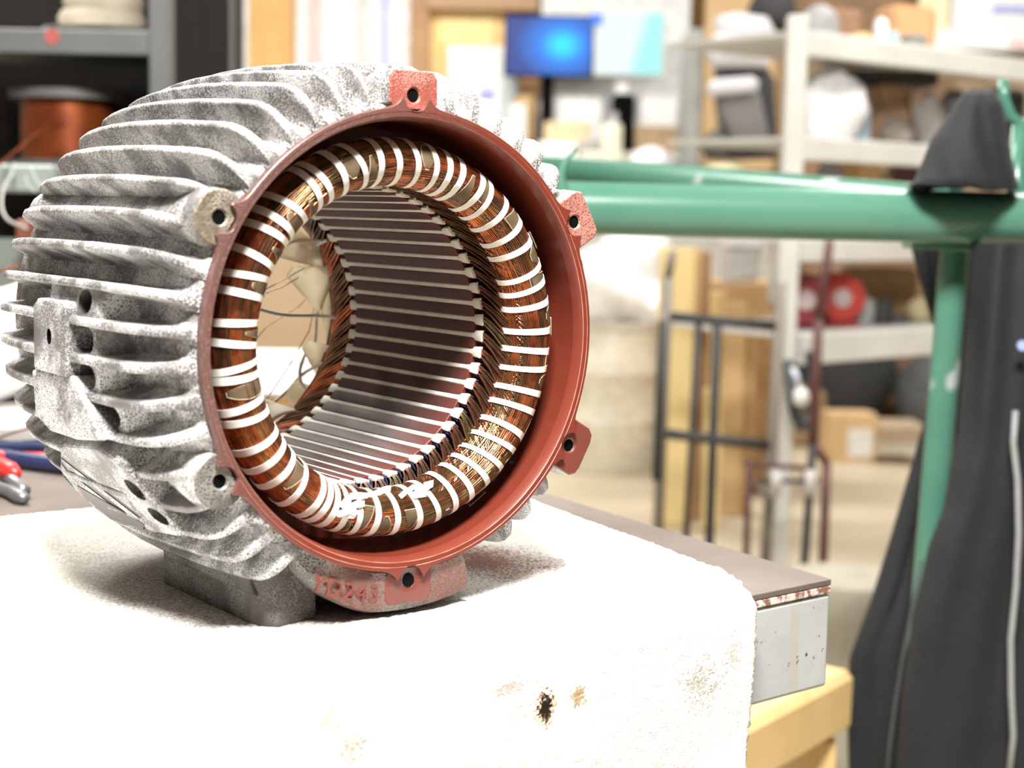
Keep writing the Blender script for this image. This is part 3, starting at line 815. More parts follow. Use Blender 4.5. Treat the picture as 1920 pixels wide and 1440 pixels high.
# pale liner sheet against the shell, upper left
g = G()
for i in range(13):
    th = R(-44+30*i/12)
    for (r_, y) in ((.1300, .026), (.1303, .045), (.1285, .056)): g.v.append(pol(th, r_-.0008*math.sin(i), y+.003*math.sin(i*.5)))
for i in range(12):
    for j in range(2): p = i*3+j; g.f.append([p, p+1, p+4, p+3])
o = g.make('insulation_paper', cream, fw, smooth=True); o.modifiers.new('s', 'SOLIDIFY').thickness = .0003

# --- rear: insulation flaps and sleeved leads seen through the bore
def mray(px, py, y):
    """motor-frame point at local depth y along the sight line through a pixel (used to place things behind the bore)"""
    v = rgt*((px-960)/FPX)+upv*(-(py-720)/FPX)+fwd
    L = MM.inverted(); o_ = L@EYE; d = L.to_3x3()@v
    return o_+d*((y-o_.y)/d.y)
def flap(pix, ys, m=cream):
    g = G(); c = [mray(px, py, y) for (px, py), y in zip(pix, ys)]; n_ = len(c)
    # fan grid between first edge and last
    N_ = 8
    A, B_, C_, D_ = c
    for i in range(N_+1):
        for j in range(N_+1):
            f, h = i/N_, j/N_
            p = A*(1-f)*(1-h)+B_*f*(1-h)+C_*f*h+D_*(1-f)*h
            g.v.append(p+Vector((0, .008*math.sin(f*PI)*math.sin(h*PI), .004*math.sin(f*PI))))
    for i in range(N_):
        for j in range(N_): p = i*(N_+1)+j; g.f.append([p, p+1, p+N_+2, p+N_+1])
    o = g.make('insulation_paper', m, rw, smooth=True); o.modifiers.new('s', 'SOLIDIFY').thickness = .0003
flap([(520, 482), (562, 455), (612, 448), (606, 505)], [.25, .245, .232, .255])
flap([(536, 518), (560, 500), (644, 498), (600, 590)], [.27, .262, .232, .268])
flap([(548, 400), (560, 408), (594, 452), (530, 462)], [.262, .268, .262, .275])
flap([(598, 560), (622, 530), (648, 600), (612, 640)], [.265, .26, .24, .262])
flap([(566, 655), (590, 642), (652, 655), (598, 712)], [.268, .26, .232, .262])
flap([(482, 762), (510, 755), (574, 772), (500, 800)], [.262, .272, .235, .250])
flap([(535, 742), (560, 715), (620, 735), (560, 790)], [.275, .268, .25, .25])
def lead(pts, r=.0014):
    P = [mray(*p) for p in pts]; Q = []
    for i in range(len(P)-1):
        p0 = P[max(i-1, 0)]; p1 = P[i]; p2 = P[i+1]; p3 = P[min(i+2, len(P)-1)]
        for q in range(8):
            t = q/8; Q.append(.5*((2*p1)+(p2-p0)*t+(2*p0-5*p1+4*p2-p3)*t*t+(3*p1-p0-3*p2+p3)*t**3))
    Q.append(P[-1])
    g = G().tube(Q, r, 8); g.make('lead_wire', sleeve, rw, smooth=True)
lead([(614, 450, .228), (590, 462, .25), (573, 480, .262), (567, 500, .27)])
lead([(646, 508, .228), (622, 520, .25), (604, 548, .265), (594, 590, .27), (590, 640, .272), (572, 665, .272), (562, 700, .27), (572, 728, .262), (612, 748, .232)])
lead([(486, 580, .255), (530, 590, .258), (590, 592, .255), (640, 596, .24), (668, 600, .225)])
lead([(650, 674, .230), (610, 680, .25), (570, 700, .268), (540, 732, .275), (512, 756, .275)])
fine = [[(484, 550, .26), (540, 520, .262), (575, 500, .262)], [(482, 556, .26), (530, 538, .262), (560, 520, .262)], [(468, 650, .29), (500, 612, .30), (560, 575, .31), (590, 545, .32)], [(492, 760, .28), (540, 690, .29), (580, 620, .30), (592, 560, .31)]]
for P in fine:
    g = G().tube([mray(*p) for p in P], .0004, 5); g.make('fine_wire', wireB, rw, smooth=True)

# ================================================================== THINGS ON THE BENCH BEHIND THE MOTOR
TZ = MO.z+TT
def onbench(px, py, z=0):
    v = rgt*((px-960)/FPX)+upv*(-(py-720)/FPX)+fwd
    return EYE + v*((TZ+z-EYE.z)/v.z)
cardb = mat('cardboard', (.36, .25, .15), .8, 0, (.31, .215, .125), 6)
whitem = mat('white_card', (.88, .88, .88), .6, 0, (.84, .84, .85), 8)
# white box
p = onbench(530, 745)
t = empty('white_box', (p.x, p.y+.06, TZ), .0)
G().box((0, 0, .022), (.17, .11, .044), bev=.004).make('body', whitem, t)
G().box((0, 0, .0495), (.174, .114, .010), bev=.003).make('lid', whitem, t)
tag(t, 'small white lidded box on the bench, seen through the motor bore', 'box')
# open cardboard carton behind it
t = empty('cardboard_box', (p.x-.02, p.y+.36, TZ), .15)
W_, D_, H_ = .42, .20, .27
for nm, c, d in (('side_panel', (0, -D_/2, H_/2), (W_, .004, H_)), ('side_panel', (0, D_/2, H_/2), (W_, .004, H_)), ('side_panel', (-W_/2, 0, H_/2), (.004, D_, H_)), ('side_panel', (W_/2, 0, H_/2), (.004, D_, H_)), ('bottom_panel', (0, 0, .002), (W_, D_, .004))):
    G().box(c, d).make(nm, cardb, t)
G().box((0, -D_/2-.045, H_-.01), (W_*.98, .09, .004), rot=Matrix.Rotation(R(18), 3, 'X')).make('flap', cardb, t)
G().box((0, D_/2+.02, H_+.04), (W_*.98, .004, .10), rot=Matrix.Rotation(R(-18), 3, 'X')).make('flap', cardb, t)
tag(t, 'open brown cardboard carton on the bench behind the white box', 'box')
# pliers: navy and red handles
navy = mat('grip_navy', (.02, .028, .085), .35); redg = mat('grip_red', (.72, .03, .025), .35); steel = mat('tool_steel', (.25, .25, .26), .4, .7)
p0 = onbench(-130, 858); p1 = onbench(150, 868)
t = empty('pliers', (p1.x, p1.y, TZ), 0)
def rel(o, q): return q-Vector(o.location)
def arc(a, b, bul, n=10, z=.010):
    a = Vector(a); b = Vector(b); d = b-a; nrm = Vector((-d.y, d.x, 0)).normalized()
    return [a+d*(i/n)+nrm*bul*math.sin(PI*i/n)+Vector((0, 0, z)) for i in range(n+1)]
o_ = Vector((p1.x, p1.y, TZ))
def grip(ax, ay, bx, by, bul, r, m, name):
    a = onbench(ax, ay)-o_; b = onbench(bx, by)-o_
    pts = arc(a, b, bul, z=r); rr = [r*(.6+.4*math.sin(min(PI, PI*(i+1)/5))) if i < 3 else r for i in range(len(pts))]
    G().tube(pts, rr, 10).make(name, m, t, smooth=True)
grip(150, 893, -140, 842, .012, .0085, navy, 'handle')
grip(110, 850, -140, 850, -.004, .0075, navy, 'handle')
grip(118, 880, -140, 866, .004, .0080, redg, 'handle_inlay')
a = onbench(155, 893)-o_
G().box(a+Vector((.02, .004, .009)), (.06, .03, .014), bev=.004).make('jaw', steel, t)
tag(t, 'pliers with thick navy and red handles lying left of the motor', 'pliers')
# second tool, steel with red tip grip
c = onbench(20, 925); t = empty('side_cutters', (c.x, c.y, TZ), 0); o_ = Vector((c.x, c.y, TZ))
def grip2(pts, r, m, name):
    G().tube([onbench(*q)-o_+Vector((0, 0, rr)) for q, rr in pts], r, 10).make(name, m, t, smooth=True)
grip2([((-90, 872), .012), ((-20, 893), .014), ((20, 912), .014), ((34, 916), .013)], [.007, .0085, .0085, .004], redg, 'handle')
grip2([((-90, 905), .006), ((-10, 925), .006), ((20, 935), .006), ((38, 945), .006), ((48, 948), .006)], [.005, .0055, .006, .0065, .004], steel, 'jaw')
grip2([((-60, 880), .005), ((10, 905), .008), ((45, 935), .007)], [.005, .005, .006], steel, 'jaw')
tag(t, 'steel side cutters with a red grip at the lower left bench edge', 'pliers')
# tape reel / clear disc and white paper
c = onbench(52, 842); t = empty('tape_reel', (c.x-.01, c.y+.05, TZ), 0)
reelm = mat('reel_grey', (.40, .39, .36), .4); amber = mat('reel_hub_yellow', (.62, .60, .42), .5)
o = G().lathe([(.018, .002), (.078, .002), (.080, .006), (.080, .024), (.076, .028), (.018, .028)], 40, 'Z', closed=True).make('reel_body', reelm, t, auto=30)
G().lathe([(.0, .010), (.024, .010), (.030, .0285), (.024, .032), (.018, .020), (0, .020)], 32, 'Z').make('hub', amber, t, auto=30)
tag(t, 'grey reel with yellowish hub lying flat behind the navy pliers', 'reel')
g = G(); cc = onbench(-30, 800)
t = empty('paper_sheet', (cc.x-.05, cc.y+.30, TZ), .2)
for i in range(13):
    for j in range(9):
        u, v = i/12-.5, j/8
        g.v.append(Vector((u*.34, .04*math.sin(u*3)+.10*v*v, .004+.17*v*(1-.15*v)+.02*math.sin(u*7))))
for i in range(12):
    for j in range(8): q = i*9+j; g.f.append([q, q+1, q+10, q+9])
o = g.make('sheet', whitem, t, smooth=True); o.modifiers.new('s', 'SOLIDIFY').thickness = .0006
tag(t, 'white curled sheet standing behind the fins at the left frame edge', 'paper')
# loose wires at the left
def world_tube(name, pts, r, m, label, cat, group=None, n=8, smooth=True):
    P = [at(*q) for q in pts]; Q = []
    for i in range(len(P)-1):
        a, b, c_, d = P[max(i-1, 0)], P[i], P[i+1], P[min(i+2, len(P)-1)]
        for k in range(6):
            s_ = k/6; Q.append(.5*((2*b)+(c_-a)*s_+(2*a-5*b+4*c_-d)*s_*s_+(3*b-a-3*c_+d)*s_**3))
    Q.append(P[-1]); o = G().tube(Q, r, n).make(name, m, smooth=smooth)
    return tag(o, label, cat, group)
greyw = mat('loose_wire_grey', (.42, .42, .38), .5)

# ================================================================== BACKGROUND HELPERS
def bar_between(g, p, q, w, h, upax=(0, 0, 1)):
    p = Vector(p); q = Vector(q); d = (q-p); L = d.length; x = d.normalized(); z = Vector(upax); z = (z-x*z.dot(x)).normalized(); y = z.cross(x)
    M = Matrix((x, y, z)).transposed(); g.box((p+q)/2, (L, w, h), rot=M, bev=min(w, h)*.12)
    return g
def pxs(n_px, d): return n_px/FPX*d
class Thing:
    """top-level Empty with children given in world coordinates"""
    def __init__(s, name, loc, label, cat, group=None):
        s.o = empty(name, loc); tag(s.o, label, cat, group); s.l = Vector(loc)
    def part(s, name, g, m, label=None, **kw):
        g.v = [Vector(v)-s.l for v in g.v]; o = g.make(name, m, s.o, **kw)
        if label: o['label'] = label
        return o
def face_box(x0, y0, x1, y1, d, depth):
    """centre and size of a room-aligned box whose front face spans the pixels at distance d"""
    a = at(x0, y0, d); b = at(x1, y1, d)
    return Vector(((a.x+b.x)/2, d+depth/2, (a.z+b.z)/2)), (abs(b.x-a.x), depth, abs(a.z-b.z))
def simple_box(name, x0, y0, x1, y1, d, depth, m, label, cat, group=None, bev=.004, parts=None):
    c, s_ = face_box(x0, y0, x1, y1, d, depth)
    o = G().box((0, 0, 0), s_, bev=bev).make(name, m); o.location = c
    return tag(o, label, cat, group)

# ---------------------------------------------------------------- left: dark steel shelving with copper spool (2.6 m away)
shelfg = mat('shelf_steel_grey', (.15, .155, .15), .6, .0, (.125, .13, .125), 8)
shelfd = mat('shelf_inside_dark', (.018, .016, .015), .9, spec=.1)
dl = 2.5
base_l = at(150, 0, dl); base_l.z = 0
T = Thing('steel_shelving', base_l, 'grey steel shelving bay with dark interior at the upper left', 'shelving')
zt = at(0, 75, dl).z; zs = at(0, 328, dl).z
xl = at(-260, 0, dl).x; xrr = at(278, 0, dl).x; xr2 = at(318, 0, dl).x
T.part('upright', G().box(((xrr+xr2)/2, dl+.02, 1.05), (xr2-xrr, .04, 2.1), bev=.003), shelfg)
T.part('upright', G().box(((xrr+xr2)/2, dl+.55, 1.05), (xr2-xrr, .04, 2.1), bev=.003), shelfg)
T.part('upright', G().box((xl-.02, dl+.02, 1.05), (.04, .04, 2.1), bev=.003), shelfg)
for z, hh in ((zt, pxs(44, dl)), (zs, pxs(46, dl)), (.55, .045), (.12, .045)):
    T.part('shelf', G().box(((xl+xrr)/2, dl+.29, z+hh/2-.004), (xrr-xl, .54, .008)), shelfg)
    T.part('shelf_lip', G().box(((xl+xrr)/2, dl+.012, z), (xrr-xl, .016, hh), bev=.002), shelfg)
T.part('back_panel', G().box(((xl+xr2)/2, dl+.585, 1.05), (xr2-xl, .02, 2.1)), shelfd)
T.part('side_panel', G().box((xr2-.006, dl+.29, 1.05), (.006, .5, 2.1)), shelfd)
c_ = at(97, 68, dl)
T.part('round_sticker', G().lathe([(0, -.001), (.012, -.001), (.012, .001), (0, .001)], 20, 'Y', c=(c_.x, dl+.003, c_.z)), mat('sticker_red', (.55, .12, .10), .5), 'small red round sticker')
# burlap bundle and pale tray on the shelf
tanm = mat('bundle_tan', (.50, .43, .33), .85, 0, (.40, .34, .26), 14, .5, 40)
def lump(name, c, rad, m, label, cat, group=None, seed=0, amp=.12, parent=None, squash_bottom=True, sub=3):
    bm = bmesh.new(); bmesh.ops.create_icosphere(bm, subdivisions=sub, radius=1)
    for v in bm.verts:
        k_ = 1+amp*mn.noise(v.co*1.8+Vector((seed*3.1, seed, 0)))+amp*.5*mn.noise(v.co*4.5+Vector((seed, 0, seed*2)))
        v.co = Vector((v.co.x*rad[0]*k_, v.co.y*rad[1]*k_, v.co.z*rad[2]*k_))
        if squash_bottom and v.co.z < -rad[2]*.72: v.co.z = -rad[2]*.72
    me = bpy.data.meshes.new(name); bm.to_mesh(me); bm.free(); me.polygons.foreach_set('use_smooth', [True]*len(me.polygons))
    me.materials.append(m); o = bpy.data.objects.new(name, me); col.objects.link(o)
    if parent: o.parent = parent
    o.location = c
    if label: tag(o, label, cat, group)
    return o
def lump_px(name, x0, y0, x1, y1, d, m, label, cat, group=None, seed=0, amp=.12, depth=None):
    a = at(x0, y0, d); b = at(x1, y1, d); rx = abs(b.x-a.x)/2; rz = (a.z-b.z)/1.72
    return lump(name, (((a.x+b.x)/2), d+(depth or rx), b.z+rz*.72), (rx, depth or rx, rz), m, label, cat, group, seed, amp)
zsh = zt+pxs(44, dl)/2
a = at(45, 0, dl); b = at(232, 0, dl)
tr = empty('tray', ((a.x+b.x)/2, dl+.17, zsh), .1)
G().lathe([(.0, .001), (.07, .001), (.098, .016), (.101, .017), (.072, .0035), (0, .0035)], 40).make('dish', mat('tray_white', (.62, .62, .58), .4), tr, auto=40)
tag(tr, 'pale shallow dish on the upper grey shelf under the tan bundle', 'tray')
for i, (z, rx, dx) in enumerate(((.035, .075, 0), (.065, .070, .004), (.095, .072, -.004))):
    g = G().lathe([(.0, z-.014), (rx*.9, z-.016), (rx, z), (rx*.9, z+.014), (0, z+.014)], 36, 'Z', c=(dx, 0, 0)); 
    o = g.make('wire_coil', tanm, auto=60); o.location = ((a.x+b.x)/2, dl+.17, zsh-.006+.005)
    tag(o, ('lowest', 'middle', 'topmost')[i]+' of three tan cord coils stacked on the pale dish', 'coil', 'tan cord coils on the upper shelf')
# copper spool
zb = zs+pxs(46, dl)/2
sc_ = at(128, 0, dl+.2); hsp = at(0, 178, dl+.2).z-zb
copm = mat('spool_copper', (.36, .085, .02), .35, .6, (.20, .04, .012), 20, .3, 200)
spoolf = mat('spool_flange', (.14, .135, .125), .5)
S = empty('wire_spool', (sc_.x, dl+.2, zb))
rsp = pxs(108, dl+.2)
G().lathe([(0, 0), (rsp, 0), (rsp, .010), (0, .010)], 48).make('flange', spoolf, S, auto=30)
G().lathe([(0, hsp-.008), (rsp, hsp-.008), (rsp, hsp+.008), (.02, hsp+.008), (.02, hsp+.004), (0, hsp+.004)], 48).make('flange', spoolf, S, auto=30)
g = G(); pr = []
nl = 26
for i in range(nl):
    z0 = .0105+(hsp-.019)*i/nl; dz = (hsp-.019)/nl
    pr += [(rsp*.80, z0), (rsp*.815, z0+dz*.5)]
pr = [(0, .0105)]+pr+[(rsp*.80, hsp-.0085), (0, hsp-.0085)]
g.lathe(pr, 48).make('copper_winding', copm, S, smooth=True)
tag(S, 'big spool wound with bright orange copper wire on the left shelf', 'spool')
world_tube('loose_wire', [(120, 233, 2.55), (80, 245, 2.45), (40, 275, 2.35), (0, 308, 2.2), (-60, 360, 2.1)], .0022, copm, 'orange copper wire arching away from the wire spool', 'wire')
world_tube('loose_wire', [(27, 306, 2.3), (22, 330, 2.2), (8, 350, 2.1), (3, 385, 2.05), (15, 412, 2.0), (50, 428, 1.9)], .0019, greyw, 'thick grey wire bowing behind the upper left fins', 'wire')
world_tube('loose_wire', [(58, 316, 2.1), (63, 326, 2.05), (66, 335, 2.0), (80, 350, 1.9)], .0012, greyw, 'short grey wire end poking up nearest the top left fin', 'wire')
world_tube('loose_wire', [(48, 328, 2.1), (50, 342, 2.05), (56, 352, 2.0), (66, 360, 1.9)], .0010, greyw, 'thin wire end curling left of the short grey one', 'wire')
world_tube('loose_wire', [(-30, 530, 1.6), (0, 508, 1.6), (38, 497, 1.6), (60, 490, 1.6)], .0012, wireA, 'shiny copper wire crossing behind the left fins', 'wire')
world_tube('loose_wire', [(-30, 828, 1.5), (0, 820, 1.5), (36, 808, 1.5), (70, 800, 1.5)], .0011, wireA, 'orange wire lying over the grey reel', 'wire')
# green-grey machine plates and copper part under the shelf
simple_box('steel_plate', -60, 446, 60, 600, 2.3, .04, mat('plate_greengrey', (.22, .25, .22), .5), 'flat green-grey steel plate behind the left fins', 'plate')
simple_box('steel_channel', -80, 306, 103, 362, 2.25, .10, mat('plate_bluegrey', (.30, .35, .33), .45), 'blue-grey steel channel below the copper spool', 'channel')
simple_box('copper_block', 28, 412, 60, 470, 2.2, .05, mat('block_rust', (.25, .08, .05), .5), 'rusty brown block behind the second left fin', 'block')

# ---------------------------------------------------------------- back wall area, centre
darkcab = mat('cabinet_brown', (.055, .043, .037), .7, 0, (.048, .037, .032), 3)
simple_box('tall_cabinet', 318, -80, 447, 900, 3.4, .08, darkcab, 'tall dark brown cabinet left of the white post', 'cabinet')
simple_box('white_post', 446, -120, 463, 900, 5.2, .05, mat('post_white', (.84, .84, .80), .5), 'narrow white post between brown cabinet and plywood', 'post')
pw = 8.55
simple_box('plywood_panel', 463, -120, 560, 420, pw, .02, mat('ply_orange', (.80, .50, .19), .6, 0, (.70, .41, .15), 3), 'orange plywood panel right of the white post', 'panel')
simple_box('wall_board', 555, -120, 772, 420, pw-.05, .02, mat('board_white', (.90, .90, .90), .6), 'big white board behind the top of the motor', 'board')
for (x0, x1, c, lab) in ((578, 603, (.92, .62, .60), 'pink paper strip hanging on the big white board'), (668, 690, (.66, .68, .68), 'grey paper strip hanging on the big white board'), (712, 730, (.55, .60, .82), 'pale blue paper strip hanging on the big white board')):
    simple_box('paper_strip', x0, -100, x1, 400, pw-.062, .004, mat('strip_%d' % x0, c, .7), lab, 'paper', bev=.001)
simple_box('wood_post', 770, -120, 800, 420, pw-.1, .09, mat('wood_brown', (.42, .25, .12), .6, 0, (.36, .20, .10), 6), 'brown wooden post right of the big white board', 'post')
simple_box('plywood_panel', 800, 14, 945, 420, pw-.02, .02, mat('ply_yellow', (.84, .58, .24), .6, 0, (.76, .50, .20), 3), 'yellow plywood panel left of the blue monitor', 'panel')
simple_box('wall_beam', 800, -120, 1010, 20, pw-.12, .10, mat('wood_brown2', (.46, .29, .16), .6), 'brown wooden beam above the yellow plywood panel', 'beam')
simple_box('yellow_note', 822, 32, 925, 84, pw-.03, .006, mat('note_yellow', (.93, .78, .36), .7), 'yellow sheet pinned to the yellow plywood panel', 'paper', bev=.001)
T = Thing('wall_poster', at(885, 150, pw-.1), 'white poster with a blue patch left of the blue monitor', 'poster')
c, s_ = face_box(840, 84, 938, 420, pw-.1, .006); T.part('sheet', G().box(c, s_), mat('poster_white', (.90, .90, .90), .7))
c, s_ = face_box(912, 168, 940, 188, pw-.103, .002); c.x -= pxs(12, pw)
T.part('blue_print', G().box(c, s_), mat('print_blue', (.35, .38, .80), .7))
# notice board behind the monitors
simple_box('wall_board', 1018, -120, 1282, 420, pw-.08, .02, mat('board_white2', (.84, .87, .87), .6), 'white wall board behind the two monitors', 'board')
# desk
dd_ = 7.9
dk = at(1100, 0, dd_); zdesk = at(0, 262, dd_).z
T = Thing('desk', (dk.x, dd_, 0), 'light cluttered desk below the two monitors', 'desk')
deskm = mat('desk_top', (.66, .63, .56), .5)
xa, xb = at(880, 0, dd_).x, at(1290, 0, dd_).x
T.part('desk_top', G().box(((xa+xb)/2, dd_+.29, zdesk-.02), (xb-xa, .58, .04), bev=.004), deskm)
T.part('modesty_panel', G().box(((xa+xb)/2, dd_+.05, (zdesk-.04)/2+.1), (xb-xa-.1, .02, zdesk-.28)), mat('desk_panel', (.72, .70, .63), .6))
for x in (xa+.04, xb-.04):
    for y in (.06, .52): T.part('leg', G().box((x, dd_+y, (zdesk-.04)/2), (.05, .05, zdesk-.04)), deskm)
# monitors
def monitor(x0, y0, x1, y1, d, screen, label, standx, frame=black, tilt=0):
    T = Thing('monitor', at((x0+x1)/2, 0, d)*1.0, label, 'monitor')
    c, s_ = face_box(x0, y0, x1, y1, d, .03)
    T.part('housing', G().box(c, (s_[0]+.02, .03, s_[2]+.02), bev=.004), frame)
    T.part('screen', G().box(c-Vector((0, .0165, 0)), (s_[0], .002, s_[2])), screen)
    sx = at(standx, 0, d).x
    T.part('stand', G().box((sx, d+.06, (zdesk+c.z)/2), (.07, .03, c.z-zdesk), bev=.004), frame)
    T.part('stand_foot', G().box((sx, d+.05, zdesk+.01), (.22, .16, .02), bev=.004), frame)
    return T
scm = NT('screen_blue'); _k = scm; _v = _k.n('ShaderNodeTexCoord').outputs['Generated']
_sb = _k.n('ShaderNodeVectorMath', operation='SUBTRACT'); _k.link(_v, _sb.inputs[0]); _sb.inputs[1].default_value = (.66, .5, .52)
_ml = _k.n('ShaderNodeVectorMath', operation='MULTIPLY'); _k.link(_sb.outputs[0], _ml.inputs[0]); _ml.inputs[1].default_value = (1.5, 0, 1.25)
_ln = _k.n('ShaderNodeVectorMath', operation='LENGTH'); _k.link(_ml.outputs[0], _ln.inputs[0])
_c = _k.mix(_k.ramp(_ln.outputs['Value'], .05, .40), (.0, .85, 1.0), (.01, .22, .90))
_c = _k.mix(_k.ramp(_ln.outputs['Value'], .4, .85), _c, (.01, .05, .30))
_k.link(_c, _k.b.inputs['Emission Color']); _k.b.inputs['Emission Strength'].default_value = 1.05; _k.b.inputs['Base Color'].default_value = (0, 0, 0, 1)
scp = NT('screen_pale'); _k = scp; _v = _k.n('ShaderNodeTexCoord').outputs['Generated']; _s = _k.n('ShaderNodeSeparateXYZ'); _k.link(_v, _s.inputs[0])
_c = _k.mix(_k.ramp(_k.math('ADD', _s.outputs[0], _k.math('MULTIPLY', _s.outputs[2], -.25)), .42, .62), (.86, .98, .98), (.42, .93, .92))
_k.link(_c, _k.b.inputs['Emission Color']); _k.b.inputs['Emission Strength'].default_value = 1.0; _k.b.inputs['Base Color'].default_value = (0, 0, 0, 1)
monitor(950, 30, 1108, 142, dd_+.3, scm.m, 'monitor showing a glowing blue desktop with a cyan centre', 1030)
monitor(1120, 22, 1240, 140, dd_+.3, scp.m, 'monitor with a pale aqua screen right of the blue one', 1172, frame=mat('monitor_bezel', (.75, .78, .78), .4))
simple_box('blue_tag', 1108, 26, 1130, 46, dd_+.26, .01, mat('tag_blue', (.05, .18, .9), .5), 'small blue tag between the two monitors', 'tag')
def on_desk(name, x0, y0, x1, d, depth, m, label, cat, bev=.01, group=None):
    c, s_ = face_box(x0, y0, x1, y0+10, d, depth); zt_ = at(0, y0, d).z
    o = G().box((0, 0, 0), (s_[0], depth, zt_-zdesk), bev=bev).make(name, m); o.location = (c.x, d+depth/2, (zt_+zdesk)/2)
    return tag(o, label, cat, group)
on_desk('printer', 1010, 152, 1138, dd_+.42, .28, mat('printer_white', (.86, .86, .86), .4), 'white printer under the blue monitor', 'printer', .03)
on_desk('white_box', 1200, 150, 1276, dd_+.42, .2, whitem, 'white box under the right end of the aqua monitor', 'box', .02)
on_desk('desk_speaker', 1150, 152, 1192, dd_+.1, .12, black, 'black speaker on the desk between printer and white box', 'speaker', .02)
on_desk('cardboard_box', 1022, 208, 1110, dd_+.12, .16, mat('cardboard_light', (.80, .60, .36), .7), 'light cardboard box in front of the white printer', 'box', .01)
on_desk('cardboard_box', 1190, 212, 1282, dd_+.12, .2, mat('cardboard_dark', (.42, .29, .17), .7), 'dark cardboard box at the right end of the desk', 'box', .01)
on_desk('cardboard_box', 968, 160, 1000, dd_+.35, .2, mat('cardboard_mid', (.55, .36, .17), .7), 'brown cardboard box at the left end of the desk', 'box', .01)
def cup(px, y0, r, d, m, label, cat, name, zb_, prof=None):
    c = at(px, y0, d); h = c.z-zb_
    p_ = prof or [(0, 0), (r*.85, 0), (r, h*.1), (r, h*.9), (r*.9, h), (0, h)]
    p_ = [(a_, min(b_, h)) for a_, b_ in p_]
    o = G().lathe(p_, 28).make(name, m, auto=40); o.location = (c.x, d, zb_); return tag(o, label, cat)
cup(1153, 208, .035, dd_+.03, mat('bottle_greyblue', (.52, .53, .58), .4), 'grey bottle in front of the black desk speaker', 'bottle', 'bottle', zdesk, [(0, 0), (.036, 0), (.036, .07), (.02, .10), (.018, .2), (0, .2)])
cup(972, 196, .045, dd_+.1, mat('cup_white', (.8, .8, .8), .4), 'white mug in front of the brown cardboard box', 'mug', 'mug', zdesk)
cup(958, 140, .05, dd_+.5, mat('cup_grey', (.6, .66, .68), .4), 'grey jar under the left corner of the blue monitor', 'jar', 'jar', zdesk)

# lower counter in front of the desk with papers (5.6 m)
dc = 7.25
zc = at(0, 300, dc).z
T = Thing('counter', (at(1080, 0, dc).x, dc, 0), 'pale counter in front of the desk, above the green pipe', 'counter')
xa, xb = at(900, 0, dc).x, at(1478, 0, dc).x
T.part('counter_top', G().box(((xa+xb)/2, dc+.3, zc-.02), (xb-xa, .6, .04), bev=.004), mat('counter_top', (.62, .59, .52), .5))
T.part('counter_body', G().box(((xa+xb)/2, dc+.32, (zc-.04)/2), (xb-xa-.04, .5, zc-.04)), mat('counter_body', (.50, .48, .43), .6))
def on_counter(name, x0, y0, x1, dz, depth, m, label, cat, bev=.01):
    c, s_ = face_box(x0, y0, x1, y0+10, dc+dz, depth); zt_ = at(0, y0, dc+dz).z
    o = G().box((0, 0, 0), (s_[0], depth, zt_-zc), bev=bev).make(name, m); o.location = (c.x, dc+dz+depth/2, (zt_+zc)/2)
    return tag(o, label, cat)
on_counter('paper_stack', 1008, 246, 1082, .15, .2, mat('paper_cream', (.88, .87, .78), .7), 'cream stack of papers at the left of the pale counter', 'paper')
on_counter('grey_binder', 1085, 238, 1128, .25, .1, mat('binder_grey', (.42, .41, .38), .6), 'grey binder standing behind the cream papers', 'binder')
on_counter('carton', 1090, 262, 1160, .08, .12, mat('carton_beige', (.70, .64, .55), .7), 'beige carton beside the cream papers', 'box')
cup(1148, 232, .05, dc+.12, mat('jar_cream', (.82, .80, .62), .4), 'cream plastic jar beside the white bag on the counter', 'jar', 'jar', zc)
a = at(1225, 250, dc); lump('plastic_bag', (a.x, dc+.15, zc+.05), (.115, .10, .075), mat('bag_white', (.85, .85, .88), .4), 'white plastic bag on the right of the pale counter', 'bag', seed=4, amp=.2)
on_counter('yellow_marker_box', 1186, 282, 1212, .02, .04, mat('marker_yellow', (.72, .68, .12), .5), 'small yellow box in front of the white plastic bag', 'box')
on_counter('blue_folder', 1235, 284, 1330, .0, .05, mat('folder_dark', (.05, .07, .10), .5), 'dark blue folder in front of the white plastic bag', 'folder')

# ---------------------------------------------------------------- right: light grey steel racks (4.2 m away and receding)
rackm = mat('rack_light_grey', (.62, .61, .57), .5, .1, (.54, .53, .50), 6)
rackm2 = mat('rack_grey', (.36, .37, .35), .5, .1, (.30, .31, .29), 6)
# narrow grey rack holding garments
dA = 7.4
T = Thing('narrow_rack', (at(1305, 0, dA).x, dA, zc), 'narrow grey rack upright beside the hanging grey backpack', 'rack')
for dy_ in (0, .3):
    x_ = at(1306, 0, dA).x
    T.part('upright', G().box((x_, dA+dy_, (zc+at(1306, 55, dA).z)/2), (pxs(28-dy_*10, dA), .04, at(1306, 55, dA).z-zc), bev=.004), rackm2)
T.part('base_shelf', G().box((at(1385, 0, dA).x, dA+.15, zc+.012), (pxs(185, dA), .36, .024)), dark)
T.part('top_bar', G().box((at(1385, 0, dA).x, dA+.02, at(0, 60, dA).z), (pxs(180, dA), .03, .03)), rackm2)
zA = zc+.024
